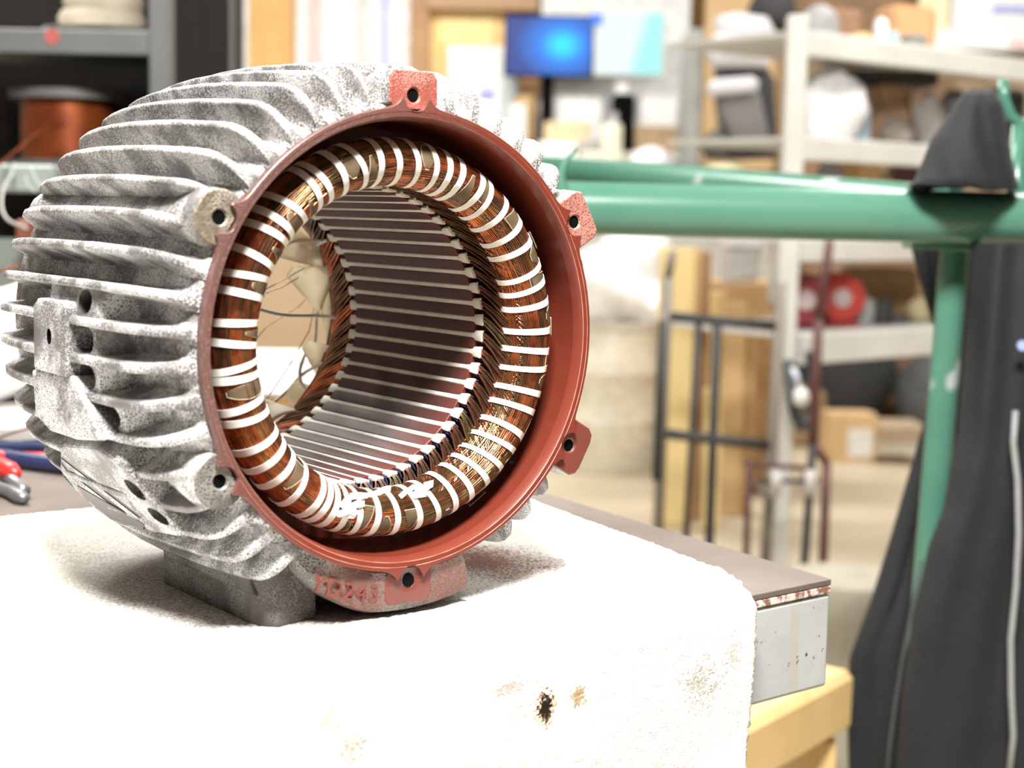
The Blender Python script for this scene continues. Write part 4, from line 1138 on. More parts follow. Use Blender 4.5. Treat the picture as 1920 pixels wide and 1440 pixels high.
# backpack: dark body with pale bands
dB = dA-.12
B = Thing('backpack', (at(1395, 0, dB).x, dB, zA), 'grey backpack with pale bands hanging beside the tall light rack', 'backpack')
bg = mat('fabric_grey', (.17, .165, .16), .9, 0, (.15, .145, .14), 6); bk = mat('fabric_black', (.045, .045, .048), .9); pale = mat('fabric_pale', (.66, .66, .68), .8, 0, (.55, .55, .58), 9)
def px_slab(poly, d, depth, bulge=.0):
    """outline in pixels at distance d, given real depth"""
    g = G(); P = [at(x, y, d) for x, y in poly]; n_ = len(P)
    cx = sum((p for p in P), Vector())/n_
    for (dy, s_) in ((depth*.12, .93), (0, .82), (depth*.12, 1.0), (depth*.88, 1.0), (depth, .85)):
        pass
    rings_ = [(0, .80), (depth*.06, .93), (depth*.2, 1.0), (depth*.8, 1.0), (depth, .86)]
    for dy, s_ in rings_:
        for p in P: q = cx+(p-cx)*s_; g.v.append(Vector((q.x, d+dy, q.z)))
    for a in range(len(rings_)-1):
        for i in range(n_): g.f.append([a*n_+i, a*n_+(i+1) % n_, (a+1)*n_+(i+1) % n_, (a+1)*n_+i])
    g.f.append(list(range(n_))[::-1]); g.f.append([(len(rings_)-1)*n_+i for i in range(n_)])
    return g
B.part('pack_body', px_slab([(1345, 95), (1425, 95), (1455, 150), (1460, 296), (1365, 300), (1348, 200)], dB, .16), bk, auto=50)
B.part('front_pocket', px_slab([(1348, 178), (1425, 172), (1440, 240), (1448, 272), (1385, 282), (1352, 210)], dB-.05, .10), bg, auto=50)
B.part('pale_band', px_slab([(1326, 160), (1340, 148), (1412, 142), (1424, 152), (1420, 172), (1335, 180)], dB-.07, .08), pale, auto=50)
B.part('top_flap', px_slab([(1322, 85), (1345, 62), (1425, 68), (1448, 108), (1440, 126), (1345, 124)], dB-.08, .16), pale, auto=50)
B.part('rolled_mat', px_slab([(1345, 30), (1380, 22), (1440, 30), (1458, 62), (1440, 78), (1352, 70)], dB-.02, .16), pale, auto=50)
lump_px('dark_bundle', 1410, -30, 1500, 52, dA+.1, bk, 'black bundle on top of the racks beside the grey backpack', 'bundle', seed=9)
lump_px('leather_pouch', 1322, 235, 1400, 300, dA-.1, mat('pouch_dark', (.10, .095, .09), .6), 'dark pouch on the narrow rack shelf below the backpack', 'pouch', seed=2)
lump('work_glove', (at(1375, 0, dc).x, dc+.07, zc+.022), (.095, .06, .03), mat('glove_cream', (.80, .74, .50), .8), 'cream work glove lying below the grey backpack', 'glove', seed=5, amp=.3)

# tall light rack, shelves run away to the right
def rackpt(x, y, d): return at(x, y, d)
RK = Thing('steel_rack', (at(1500, 0, 4.2).x, 4.2, 0), 'tall light grey steel rack on the right behind the green pipe', 'rack')
dR0, dR1 = 4.2, 5.0
xR0 = at(1495, 0, dR0).x; xR1 = at(1990, 0, dR1).x
def upr(px, d, w, ztop, zb0=0, m=rackm):
    x = at(px, 0, d).x
    RK.part('upright', G().box((x, d, (ztop+zb0)/2), (w, w*.8, ztop-zb0), bev=.004), m)
ztop = at(1495, 30, dR0).z
upr(1497, dR0, pxs(38, dR0), ztop); upr(1985, dR1, pxs(36, dR1), ztop)
upr(1508, dR0+.5, pxs(26, dR0), ztop)
def shelf(y0, y1, h, dep=.5):
    a = at(1497, y0, dR0); b = at(1985, y1, dR1); b.z = a.z
    RK.part('shelf_lip', bar_between(G(), a, b, .03, h), rackm)
    n_ = Vector((-(b.y-a.y), b.x-a.x, 0)).normalized()*dep
    z = a.z+h/2
    RK.part('shelf', G().prism([(a.x, a.y), (b.x, b.y), (b.x+n_.x, b.y+n_.y), (a.x+n_.x, a.y+n_.y)], z-.012, z, lambda u, v, y: Vector((u, v, y))), rackm)
    return z
z1 = shelf(80, 120, pxs(46, dR0)); z2 = shelf(278, 0, pxs(44, dR0)); z3 = shelf(470, 0, pxs(42, dR0)); z4 = shelf(656, 0, pxs(56, dR0))
def rack_xy(f, back=.12):
    a = Vector((at(1497, 0, dR0).x, dR0, 0)); b = Vector((at(1985, 0, dR1).x, dR1, 0)); n_ = Vector((-(b.y-a.y), b.x-a.x, 0)).normalized()
    return a+(b-a)*f+n_*back
RK.part('brace', bar_between(G(), (at(1470, 470, dR0).x, dR0+.05, z3), (at(1450, 540, dR0+.2).x, dR0+.2, at(0, 540, dR0).z), .03, .04), rackm)
# back boards behind the rack
simple_box('wall_panel', 1325, -60, 1480, 330, 8.5, .02, mat('ply_side', (.72, .50, .27), .6, 0, (.64, .43, .22), 3), 'plywood sheet behind the narrow rack', 'panel')
simple_box('wall_panel', 1470, -60, 1760, 760, 8.45, .02, mat('ply_dark', (.34, .20, .10), .7, 0, (.20, .13, .08), 5), 'dark brown plywood behind the tall light rack', 'panel')
simple_box('wall_panel', 1745, -60, 2100, 760, 8.5, .02, mat('ply_pale', (.42, .32, .20), .7, 0, (.30, .21, .13), 3), 'paler plywood behind the black jacket', 'panel')
# things on the rack: helper
def on_rack(px, y0, z, m, label, cat, name, w=None, wp=60, kind='box', back=.15, seed=1, **kw):
    # find f along the rack whose point projects to px
    best = min((abs(((p_ := rack_xy(f/200, back)).x/p_.y) - (at(px, 200, 1).x)), f) for f in range(-10, 200))[1]/200
    p_ = rack_xy(best, back); h = max(.02, at(px, y0, p_.y).z-z); w_ = pxs(wp, p_.y)
    if kind == 'box':
        o = G().box((0, 0, h/2), (w_, kw.get('dep', w_), h), bev=min(w_, h)*.12).make(name, m); o.location = (p_.x, p_.y, z); o.rotation_euler = (0, 0, kw.get('rot', .15))
    elif kind == 'cyl':
        r_ = w_/2; o = G().lathe([(0, 0), (r_*.9, 0), (r_, h*.05), (r_, h*.80), (r_*.75, h*.93), (r_*.4, h), (0, h)], 28).make(name, m, auto=40); o.location = (p_.x, p_.y, z)
    elif kind == 'bottle':
        r_ = w_/2; o = G().lathe([(0, 0), (r_, 0), (r_, h*.55), (r_*.8, h*.7), (r_*.3, h*.82), (r_*.3, h), (0, h)], 28).make(name, m, auto=40); o.location = (p_.x, p_.y, z)
    else:
        rz = h/1.72; o = lump(name, (p_.x, p_.y, z+rz*.72), (w_/2, kw.get('dep', w_)/2, rz), m, None, None, seed=seed, amp=kw.get('amp', .15))
    return tag(o, label, cat)
C_ = lambda n_, c, r=.6, **k: mat(n_, c, r, **k)
# top shelf
on_rack(1560, 20, z1, C_('rk_brownbox', (.26, .14, .08)), 'brown carton on the top rack shelf nearest the upright', 'box', 'cardboard_box', wp=80, back=.35)
on_rack(1530, 8, z1, C_('rk_greybag', (.30, .30, .30)), 'grey sack on the top rack shelf beside the brown carton', 'sack', 'sack', wp=70, kind='lump', seed=7)
on_rack(1645, 34, z1, C_('rk_silver', (.70, .70, .72), .3), 'silver can in the middle of the top rack shelf', 'can', 'can', wp=26, kind='cyl')
on_rack(1668, 58, z1, C_('rk_bluejar', (.32, .42, .50)), 'small blue jar right of the silver can', 'jar', 'jar', wp=26, kind='cyl')
on_rack(1690, 14, z1, C_('rk_orangebox', (.58, .32, .15)), 'rust-orange carton behind the small blue jar', 'box', 'cardboard_box', wp=90, back=.4)
on_rack(1610, 66, z1, C_('rk_yellowtag', (.85, .58, .25)), 'orange-yellow roll on the front of the top rack shelf', 'roll', 'tape_roll', wp=36, kind='cyl', back=.03)
on_rack(1708, 66, z1, C_('rk_dkgrey', (.20, .20, .18)), 'dark grey tool case at the foot of the poster stand', 'case', 'tool_case', wp=40)
# posters on the right wall area
T = Thing('wall_poster', at(1860, 60, 8.3), 'large white sign with a blue line of print at the upper right corner', 'sign')
c, s_ = face_box(1785, -80, 2040, 98, 8.3, .01); T.part('sheet', G().box(c, s_), C_('sign_white', (.92, .92, .93), .6))
c, s_ = face_box(1862, 9, 1990, 27, 8.29, .004); T.part('blue_print', G().box(c, s_), C_('sign_blue', (.45, .50, .85), .6))
c, s_ = face_box(1895, 76, 1925, 90, 8.29, .004); T.part('red_print', G().box(c, s_), C_('sign_red', (.85, .55, .55), .6))
simple_box('yellow_sheet', 1728, -80, 1784, 58, 8.3, .01, C_('sheet_yellow', (.94, .86, .55)), 'yellow sheet left of the large white sign', 'paper')
simple_box('white_carton', 1720, 54, 1788, 92, 8.1, .2, C_('carton_white', (.86, .84, .80)), 'white carton below the yellow sheet', 'box')
# second shelf
on_rack(1552, 132, z2, C_('rk_bagwhite', (.90, .90, .92), .4), 'white knotted plastic bag on the middle rack shelf', 'bag', 'plastic_bag', wp=125, kind='lump', seed=3, amp=.28, back=.12)
on_rack(1610, 158, z2, C_('rk_bluebottle', (.45, .56, .66), .3), 'pale blue bottle behind the white knotted bag', 'bottle', 'bottle', wp=46, kind='bottle')
on_rack(1580, 164, z2, C_('rk_navybox', (.05, .07, .10)), 'navy box behind the pale blue bottle', 'box', 'plastic_box', wp=50, back=.35)
on_rack(1665, 160, z2, C_('rk_tan', (.55, .34, .20)), 'tan carton right of the pale blue bottle', 'box', 'cardboard_box', wp=70, back=.3)
on_rack(1680, 222, z2, C_('rk_parts', (.36, .30, .26)), 'brown heap of machine parts in front of the tan carton', 'part', 'machine_part', wp=60, kind='lump', seed=12, amp=.4)
on_rack(1742, 178, z2, C_('rk_greyparts', (.42, .38, .36)), 'grey lumpy casting left of the jacket hood', 'part', 'machine_part', wp=70, kind='lump', seed=13, amp=.3)
on_rack(1790, 168, z2, C_('rk_darkcan', (.16, .14, .14)), 'dark can behind the jacket hood', 'can', 'can', wp=50, kind='cyl')
on_rack(1905, 170, z2, C_('rk_blackcase', (.03, .03, .03)), 'black case right of the jacket hood', 'case', 'tool_case', wp=80, back=.2)
simple_box('tool_case', 1540, 128, 1760, 160, 4.9, .2, C_('case_black', (.035, .03, .03)), 'long black case hung under the top rack shelf', 'case')
# third level, just above the pipe
on_rack(1560, 300, z3, C_('rk_greylow', (.36, .36, .38)), 'grey bundle just above the green pipe', 'bundle', 'bundle', wp=70, kind='lump', seed=21)
on_rack(1615, 306, z3, C_('rk_orangelow', (.78, .48, .22)), 'orange cardboard box just above the green pipe', 'box', 'cardboard_box', wp=60, rot=.7)
on_rack(1660, 322, z3, C_('rk_tanlow', (.70, .52, .30)), 'tan paper bundle between orange box and jacket', 'bundle', 'bundle', wp=60, kind='lump', seed=22)
on_rack(1700, 312, z3, C_('rk_maroon', (.12, .05, .05)), 'maroon case beside the jacket hem', 'case', 'tool_case', wp=50, back=.25)
# fourth shelf with red motor ends and a pail
def motor_end(px, d_back, col_, lab):
    best = min((abs(((p_ := rack_xy(f/200, d_back)).x/p_.y) - (at(px, 600, 1).x)), f) for f in range(-10, 200))[1]/200
    p_ = rack_xy(best, d_back); r_ = .075
    T = Thing('electric_motor', (p_.x, p_.y, z4), lab, 'motor')
    T.part('motor_body', G().lathe([(0, .0), (r_*.9, .0), (r_, .02), (r_, .2), (r_*.9, .22), (0, .22)], 32, 'Y', c=(p_.x, p_.y-.02, z4+r_+.012)), col_, auto=40)
    T.part('end_cap', G().lathe([(0, -.012), (r_*.35, -.012), (r_*.4, .0), (0, .0)], 24, 'Y', c=(p_.x, p_.y-.022, z4+r_+.012)), C_('cap_grey', (.55, .45, .45), .4), auto=40)
    T.part('mounting_foot', G().box((p_.x, p_.y+.08, z4+.008), (r_*1.6, .14, .014), bev=.002), col_)
motor_end(1574, .12, C_('motor_red', (.58, .06, .05), .35), 'bright red electric motor on the fourth rack shelf')
motor_end(1508, .10, C_('motor_maroon', (.25, .03, .04), .35), 'dark maroon electric motor beside the bright red one')
on_rack(1630, 555, z4, C_('pail_grey', (.46, .50, .50), .4), 'grey pail right of the bright red motor', 'pail', 'pail', wp=54, kind='cyl')
on_rack(1672, 560, z4, C_('rk_dark4', (.06, .06, .065)), 'black cylinder right of the grey pail', 'can', 'can', wp=40, kind='cyl')
on_rack(1700, 590, z4, C_('rk_grey4', (.16, .16, .17)), 'dark grey lump right of the black cylinder', 'part', 'machine_part', wp=50, kind='lump', seed=31)
on_rack(1742, 556, z4, C_('rk_cream4', (.76, .66, .40)), 'cream sack at the right end of the fourth rack shelf', 'sack', 'sack', wp=46, kind='lump', seed=32)
on_rack(1640, 500, z4, C_('rk_brown4', (.40, .25, .12)), 'brown carton behind the grey pail', 'box', 'cardboard_box', wp=150, back=.4)
# floor items under the rack
def on_floor(px, py, d=None):
    v = rgt*((px-960)/FPX)+upv*(-(py-720)/FPX)+fwd
    return EYE+v*(-EYE.z/v.z)
f = on_floor(1606, 868)
T = Thing('cardboard_box', (f.x, f.y, 0), 'cardboard box with a white label on the floor under the rack', 'box')
wb = pxs(88, f.y); hb = at(0, 748, f.y).z
cbm = C_('carton_orange', (.80, .56, .30), .7)
T.part('carton', G().box((f.x-.02, f.y+wb/2, hb/2), (wb, wb, hb), bev=.004), cbm)
T.part('label', G().box((f.x+.012, f.y-.002, hb*.42), (pxs(46, f.y), .003, hb*.6)), C_('label_white', (.95, .95, .95), .5), 'white label')
T.part('flap', G().box((f.x-.02, f.y+wb*.25, hb+.004), (wb*.96, wb*.48, .005)), cbm)
f = on_floor(1570, 850)
o = G().box((0, 0, .14), (.20, .3, .28), bev=.02).make('cardboard_box', C_('carton_brown', (.45, .30, .17), .8)); o.location = (f.x-.12, f.y+.35, 0); tag(o, 'brown box left of the labelled cardboard box', 'box')  # plain brown carton colour
o = lump('black_tarp', (f.x+.1, f.y+.9, .30), (.40, .25, .36), C_('tarp_black', (.05, .052, .055), .8), 'black tarpaulin heap behind the labelled cardboard box', 'tarp', seed=41)
o = lump('grey_sack', (f.x+.72, f.y+.7, .20), (.28, .22, .27), C_('sack_grey', (.13, .14, .15), .8), 'dark grey sack right of the black tarpaulin', 'sack', seed=42)
o = lump('brown_sack', (f.x+1.36, f.y+.7, .22), (.28, .22, .3), C_('sack_brown', (.42, .32, .19), .8), 'brown sack near the green post', 'sack', seed=43)
simple_box('wood_board', 1650, 800, 1740, 830, 7.0, .3, C_('board_low', (.46, .35, .24), .8), 'low brown board on the floor right of the labelled box', 'board')

# ---------------------------------------------------------------- waste drum with white bags
f = on_floor(1140, 893)
T = Thing('plastic_drum', (f.x, f.y+.27, 0), 'large cream plastic drum behind the right rim of the motor', 'drum')
rd = pxs(112, f.y+.3); hd = at(0, 585, f.y).z
T.part('drum_body', G().lathe([(0, 0), (rd*.90, 0), (rd*.94, .02), (rd*.97, hd*.33), (rd, hd*.34), (rd*.98, hd*.36), (rd, hd*.66), (rd*1.02, hd*.67), (rd, hd*.69), (rd*1.0, hd*.97), (rd*.97, hd), (0, hd)], 48, c=(f.x, f.y+.27, 0)), C_('drum_cream', (.74, .70, .58), .5), auto=40)
T.part('drum_rim', G().lathe([(rd*1.0, hd-.03), (rd*1.05, hd-.03), (rd*1.05, hd+.005), (rd*1.0, hd+.005)], 48, c=(f.x, f.y+.27, 0), closed=True), C_('drum_rim', (.60, .57, .47), .5), auto=40)
bagm = C_('bag_bright', (.92, .92, .92), .4)
lump('plastic_bag', (f.x-.02, f.y+.25, hd+.13), (.25, .24, .18), bagm, 'crumpled white bag on the drum, nearest the motor rim', 'bag', seed=51, amp=.3)
lump('plastic_bag', (f.x+.10, f.y+.30, hd+.27), (.16, .16, .16), bagm, 'white bag lying on top of the other drum bags', 'bag', seed=52, amp=.3)
lump('plastic_bag', (f.x+.21, f.y+.16, hd+.06), (.09, .12, .12), bagm, 'white bag hanging over the right side of the drum', 'bag', seed=53, amp=.3)

# ---------------------------------------------------------------- stacked planks behind the hand trucks
wm_ = [((.84, .66, .32), 'pale yellow'), ((.66, .45, .22), 'tan'), ((.74, .52, .27), 'light brown'), ((.40, .24, .13), 'dark brown')]
planks = [(1252, 1318, 440, 880, 0, 5.6, 'widest pale yellow plank leaning left of the others'), (1290, 1330, 440, 870, 1, 5.7, 'tan plank right of the widest yellow one'), (1322, 1350, 446, 880, 3, 5.75, 'dark brown plank in the middle of the lumber'), (1346, 1380, 700, 885, 0, 5.55, 'short yellow plank standing low in the lumber'), (1352, 1382, 520, 700, 0, 5.9, 'pale plank behind the grey plastic tub'), (1380, 1420, 540, 880, 2, 5.8, 'light brown plank right of the short yellow one'), (1408, 1440, 560, 870, 1, 5.85, 'tan plank at the right end of the lumber')]
for (x0, x1, y0, y1, ci, d, lab) in planks:
    fl = on_floor((x0+x1)/2, 880); d = min(d, fl.y+2)
    a = at((x0+x1)/2, 0, d).x; w_ = pxs(x1-x0, d); zt_ = at(0, y0, d).z
    o = G().box((0, 0, 0), (w_, .04, zt_/math.cos(.06)), bev=.004).make('wood_plank', mat('plank_%d' % ci, wm_[ci][0], .7, 0, tuple(c*.85 for c in wm_[ci][0]), 5))
    o.rotation_euler = (-.06, 0, 0); o.location = (a, d-.02, zt_/2)
    tag(o, lab, 'plank', 'lumber leaning behind the hand trucks')
T = Thing('plastic_tub', (at(1398, 0, 5.3).x, 5.3, at(0, 530, 5.3).z), 'grey plastic tub hanging below the green pipe, left of the rack', 'tub')
T.part('tub_body', px_slab([(1366, 460), (1430, 460), (1422, 530), (1360, 530)], 5.3, .2), C_('tub_grey', (.48, .47, .46), .5), auto=50)
T.part('tub_rim', px_slab([(1362, 442), (1440, 442), (1438, 466), (1364, 464)], 5.28, .24), C_('tub_rim', (.80, .80, .82), .5), auto=50)
simple_box('crate', 1300, 528, 1446, 905, 6.2, .4, C_('crate_wood', (.52, .33, .16), .7), 'brown wooden crate behind the lumber', 'crate')
simple_box('cardboard_box', 1258, 880, 1340, 800, 6.3, .3, C_('carton_low', (.72, .50, .25), .7), 'orange carton low behind the black hand truck', 'box')
simple_box('blue_bin', 1238, 880, 1312, 908, 6.25, .2, C_('bin_teal', (.20, .33, .35), .5), 'low teal bin on the floor behind the black hand truck', 'bin')
# ---------------------------------------------------------------- hand trucks
tk = C_('truck_black', (.028, .026, .028), .55); tkr = C_('truck_maroon', (.10, .032, .03), .55); tkg = C_('truck_taupe', (.20, .17, .14), .5)
def hand_truck(name, label, d, bars, parts_extra=()):
    T = Thing(name, (at(bars[0][0][0], 0, d).x, d, 0), label, 'hand truck')
    for (p0, p1, wpx, m, nm) in bars:
        a = at(p0[0], p0[1], d+(p0[2] if len(p0) > 2 else 0)); b = at(p1[0], p1[1], d+(p1[2] if len(p1) > 2 else 0))
        a.z = max(a.z, .02); b.z = max(b.z, .02)
        T.part(nm, G().tube([a, (a+b)/2, b], pxs(wpx, d)/2, 10), m, smooth=True)
    return T
dH = 3.95
HT = hand_truck('hand_truck', 'black steel hand truck with square frame behind the bench edge', dH, [
    ((1252, 520), (1228, 1150), 21, tkg, 'upright'), ((1246, 600), (1234, 900), 24, tk, 'upright_sleeve'),
    ((1465, 530), (1430, 1150), 21, tkg, 'upright'), ((1245, 592), (1460, 612), 19, tk, 'cross_bar'), ((1240, 812), (1445, 836), 20, tk, 'cross_bar'),
    ((1310, 600), (1278, 1150), 13, tk, 'slat'), ((1345, 600), (1325, 1150), 18, tk, 'slat'), ((1252, 520), (1262, 470), 17, tkg, 'handle')])
for px in (1228, 1430):
    c_ = at(px, 0, dH).x
    HT.part('wheel', G().lathe([(.03, -.025), (.10, -.025), (.11, -.015), (.11, .015), (.10, .025), (.03, .025)], 28, 'X', c=(c_, dH+.08, .11), closed=True), tk, auto=30)
HT.part('toe_plate', G().box((at(1330, 0, dH).x, dH-.12, .012), (pxs(210, dH), .22, .008)), tk)
HR = hand_truck('hand_truck', 'maroon hand truck with tall curved frame right of the black one', 3.75, [
    ((1556, 450), (1535, 600), 18, tkr, 'upright'), ((1535, 600), (1524, 830), 19, tkr, 'upright'), ((1524, 830), (1502, 1150), 16, tk, 'upright'),
    ((1524, 830), (1550, 870), 16, tkr, 'axle_bracket'), ((1550, 870), (1540, 1150), 18, tkr, 'upright'), ((1405, 860), (1395, 1150), 13, tkr, 'upright'),
    ((1395, 868), (1525, 880), 10, tkr, 'cross_bar'), ((1420, 905), (1535, 900), 9, tk, 'axle')])
for px in (1452, 1515):
    c_ = at(px, 905, 3.75)
    HR.part('caster', G().lathe([(.012, -.012), (.034, -.012), (.037, 0), (.034, .012), (.012, .012)], 20, 'X', c=(c_.x, 3.75, c_.z), closed=True), C_('caster_grey', (.45, .42, .40), .5), auto=30)
# hoses hanging by the rack
world_tube('air_hose', [(1478, 680, 4.1), (1482, 720, 4.05), (1490, 770, 4.0), (1505, 800, 4.05), (1520, 760, 4.1), (1524, 700, 4.15), (1518, 660, 4.15)], .016, C_('hose_black', (.03, .035, .04), .5), 'black hose loop hanging below the rack shelf', 'hose')
lump_px('cloth_rag', 1476, 690, 1502, 740, 4.05, C_('rag_blue', (.62, .64, .72), .8), 'pale blue rag hanging on the black hose', 'rag', seed=61)
lump_px('rope_ball', 1490, 728, 1520, 762, 3.95, C_('ball_white', (.72, .72, .68), .7), 'white ball float at the black hose loop', 'float', seed=62, amp=.05)

# ---------------------------------------------------------------- green pipe stand
grn = NT('green_pipe_paint'); _k = grn; _v = _k.obj()
_c = _k.mix(_k.ramp(_k.noise(5, 4, _v), .4, .65), (.065, .185, .13), (.085, .215, .155))
_c = _k.mix(_k.math('MULTIPLY', _k.ramp(_k.noise(9, 3, _v), .66, .72), .8), _c, (.45, .47, .47))
_k.link(_c, _k.b.inputs['Base Color']); _k.b.inputs['Roughness'].default_value = .27; grn = grn.m
dP = 1.82
PS = Thing('pipe_stand', (at(1790, 0, dP+.06).x, dP+.06, 0), 'green painted pipe stand crossing behind the motor to the right edge', 'stand')
a, b = at(820, 384, dP-.02), at(2150, 416, dP+.04)
PS.part('main_pipe', G().tube([a+(b-a)*(i/8) for i in range(9)], pxs(49, dP), 32), grn, auto=40)
a, b = at(940, 309, 2.75), at(1790, 384, 2.02)
PS.part('rear_pipe', G().tube([a+(b-a)*(i/6) for i in range(7)], .0245, 24), grn, auto=40)
a, b = at(1792, 452, dP+.10), at(1745, 1020, dP+.10); b = a+(b-a)*(a.z/(a.z-b.z)); POSTX = b.x
PS.part('post', G().tube([a+(b-a)*(i/6) for i in range(7)], pxs(27, dP+.1), 24), grn, auto=40)
a, b = at(1700, 452, dP+.10), at(1990, 466, dP+.10)
PS.part('lower_rail', bar_between(G(), a, b, .05, .018), grn)
PS.part('foot_plate', G().box((POSTX, dP+.10, .006), (.36, .36, .012)), grn)
# hook at the right edge and the small hook by the motor
P = [at(x, y, dP+.12) for x, y in ((1881, 150), (1883, 185), (1893, 215), (1912, 232), (1935, 236), (1950, 225))]
PS.part('hook', G().tube(P, .0075, 12), grn, smooth=True)
PS.part('hook_stem', G().tube([at(1916, 236, dP+.12), at(1908, 300, dP+.11), at(1906, 375, dP+.06)], .012, 12), grn, smooth=True)
P = [at(x, y, dP-.10) for x, y in ((1082, 276), (1070, 290), (1058, 308), (1050, 330), (1052, 352), (1062, 380), (1070, 400))]
PS.part('hook', G().tube(P, [.0012, .0028, .004, .006, .008, .007, .006], 12), grn, smooth=True)

# ---------------------------------------------------------------- black jacket over the pipe
jm = NT('jacket_fabric'); _k = jm; _v = _k.obj()
_k.link(_k.mix(_k.noise(6, 3, _v), (.007, .009, .011), (.012, .0135, .016)), _k.b.inputs['Base Color']); _k.b.inputs['Roughness'].default_value = .85
_k.bump(_k.noise(14, 4, _v), .5, .01); jm = jm.m
J = Thing('jacket', (at(1800, 0, dP).x, dP, at(0, 350, dP).z), 'black hooded jacket draped over the green pipe at the right', 'jacket')
def drape(rowsL, d0, amp, seed, thick=.006, nx=28):
    """rows: (y_px, xL_px, xR_px, depth offset)"""
    g = G(); rows_ = []
    for i in range(len(rowsL)-1):
        (ya, la, ra, da), (yb, lb, rb, db) = rowsL[i], rowsL[i+1]
        for q in range(6):
            t_ = q/6; rows_.append((ya+(yb-ya)*t_, la+(lb-la)*t_, ra+(rb-ra)*t_, da+(db-da)*t_))
    rows_.append(rowsL[-1])
    for (y, l, r_, dof) in rows_:
        for j in range(nx+1):
            f = j/nx; x = l+(r_-l)*f
            fold = amp*(math.sin(f*9+seed+y*.002)+.5*math.sin(f*21+seed*2+y*.006)+.6*mn.noise((f*4, y*.008, seed)))
            edge = .035*(abs(2*f-1)**4)
            g.v.append(at(x, y, d0+dof+fold+edge))
    for i in range(len(rows_)-1):
        for j in range(nx): q = i*(nx+1)+j; g.f.append([q, q+1, q+nx+2, q+nx+1])
    return g
def jpart(name, g, thick=.008, m=jm, label=None):
    o = J.part(name, g, m, label, smooth=True); md = o.modifiers.new('s', 'SOLIDIFY'); md.thickness = thick; return o
# hood: a closed soft cone sitting on the pipe
g = G(); rowsH = [(352, 1700, 1912, .085), (340, 1712, 1908, .09), (300, 1730, 1898, .085), (262, 1745, 1892, .075), (225, 1772, 1887, .06), (195, 1792, 1880, .045), (176, 1806, 1868, .03), (168, 1822, 1855, .012)]
NJ = 36; rr_ = []
for i in range(len(rowsH)-1):
    for q in range(4):
        t_ = q/4; rr_.append([rowsH[i][k_]+(rowsH[i+1][k_]-rowsH[i][k_])*t_ for k_ in range(4)])
rr_.append(list(rowsH[-1]))
for (y, l, r_, dp) in rr_:
    for j in range(NJ):
        a_ = 2*PI*j/NJ; k_ = 1+.05*math.sin(a_*5+y*.02)+.05*math.sin(a_*9+y*.05)
        xx = (l+r_)/2+(r_-l)/2*math.cos(a_); g.v.append(at(xx, y+(6*math.sin(a_*2) if y > 330 else 0)+2*math.sin(a_*7), dP+.01-dp*math.sin(a_)*k_))
for i in range(len(rr_)-1):
    for j in range(NJ): g.f.append([i*NJ+j, i*NJ+(j+1) % NJ, (i+1)*NJ+(j+1) % NJ, (i+1)*NJ+j])
g.f.append([(len(rr_)-1)*NJ+j for j in range(NJ)])
J.part('hood', g, jm, smooth=True)
jpart('front_panel', drape([(455, 1822, 2010, .0), (520, 1815, 2015, -.01), (650, 1808, 2020, -.02), (800, 1796, 2030, -.025), (950, 1770, 2035, -.03), (1020, 1742, 2040, -.03), (1150, 1712, 2040, -.03), (1300, 1690, 2040, -.03), (1480, 1678, 2040, -.03)], dP-.02, .008, 1))
jpart('back_panel', drape([(455, 1716, 1850, .0), (540, 1738, 1850, .0), (640, 1768, 1850, .0), (740, 1756, 1850, .0), (860, 1722, 1840, .0), (1000, 1682, 1800, .0), (1120, 1645, 1780, .0), (1235, 1602, 1770, .0), (1330, 1598, 1760, .0), (1480, 1600, 1760, .0)], dP+.24, .008, 4))
jpart('top_fold', drape([(340, 1745, 1925, .0), (360, 1830, 2000, -.05), (372, 1840, 2000, -.05), (380, 1850, 2000, -.05)], dP+.12, .002, 2)) if False else None
pip = C_('piping_grey', (.30, .31, .31), .6)
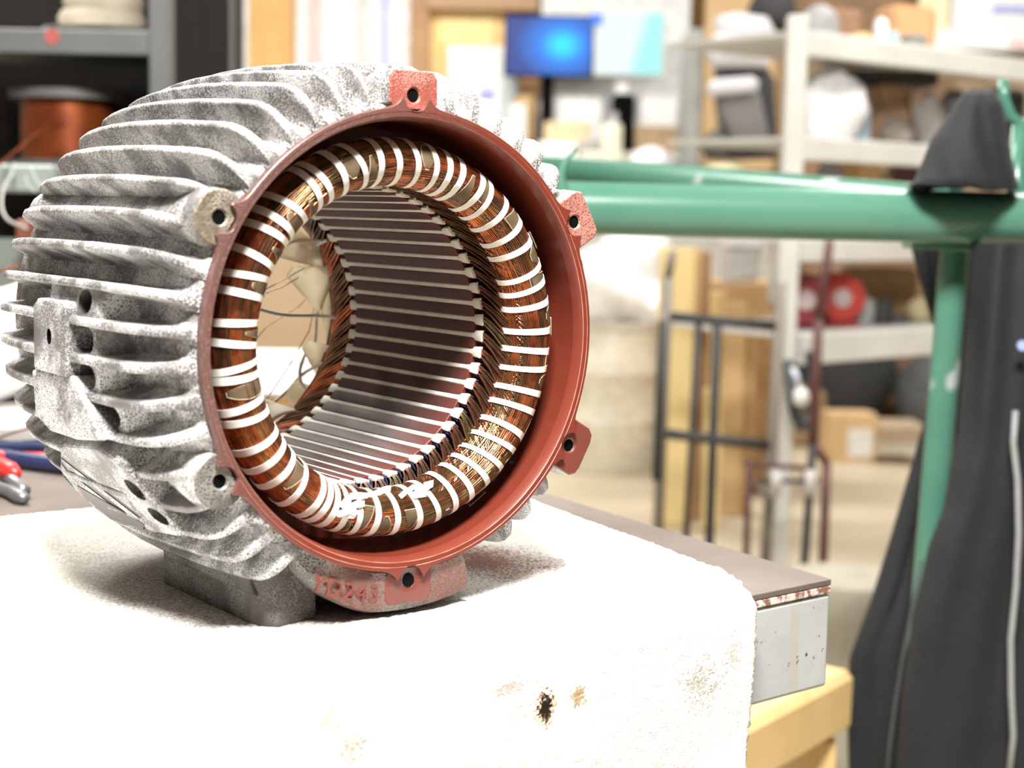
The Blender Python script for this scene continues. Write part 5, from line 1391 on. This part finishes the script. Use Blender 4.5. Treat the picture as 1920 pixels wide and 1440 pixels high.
P = [at(x, y, dP-.075) for x, y in ((1904, 770), (1900, 830), (1908, 900), (1910, 1000), (1905, 1100), (1895, 1200), (1896, 1300), (1900, 1380), (1890, 1470))]
g = G().tube(P, .0038, 8); J.part('zip_piping', g, pip, 'grey piping down the zip', smooth=True)
P = [at(x, y, dP-.052) for x, y in ((1728, 1050), (1712, 1130), (1695, 1220), (1680, 1310), (1668, 1400), (1660, 1480))]
g = G().tube(P, .0022, 8); J.part('seam', g, C_('seam_dark', (.05, .055, .06), .7), smooth=True)
c_ = at(1917, 648, dP-.07)
J.part('logo_patch', G().lathe([(0, -.001), (.006, -.001), (.006, .002), (0, .002)], 16, 'Y', c=c_), C_('patch_blue', (.35, .42, .75), .5), 'small blue badge')

# ---------------------------------------------------------------- below the bench edge, right
wd = mat('beam_wood', (.78, .55, .26), .6, 0, (.68, .46, .20), 6)
g = G(); a = at(1300, 1430, 1.75); b = at(1545, 1300, 2.05)
bar_between(g, a-(b-a)*.6, b, .09, .085); g2 = g
T = Thing('wooden_trestle', ((a.x+b.x)/2, (a.y+b.y)/2, 0), 'yellow wooden trestle beam below the bench corner', 'trestle')
T.part('top_beam', g, wd)
dirv = (b-a).normalized(); pz = min(a.z, b.z)
for q in (a+(b-a)*.15, b-(b-a)*.12):
    T.part('leg', G().box((q.x, q.y, (q.z-.05)/2), (.07, .04, q.z-.05), bev=.003), wd)
T.part('apron_board', bar_between(G(), a+Vector((0, 0, -.12)), b+Vector((0, 0, -.12)), .03, .13), wd)
f = on_floor(1580, 1290)
o = G().lathe([(0, 0), (.12, 0), (.135, .04), (.14, .25), (.135, .31), (.12, .33), (0, .33)], 36).make('plastic_drum', C_('drum_taupe', (.40, .37, .29), .7), auto=40)
d_ = 3.0; q = at(1590, 1080, d_); o.scale = (1, 1, 1)
o.location = (q.x, d_, 0); o.data.transform(Matrix.Scale(q.z/.33, 4, (0, 0, 1)))
tag(o, 'grey-brown drum on the floor behind the bench corner', 'drum')
f = on_floor(1470, 1430)
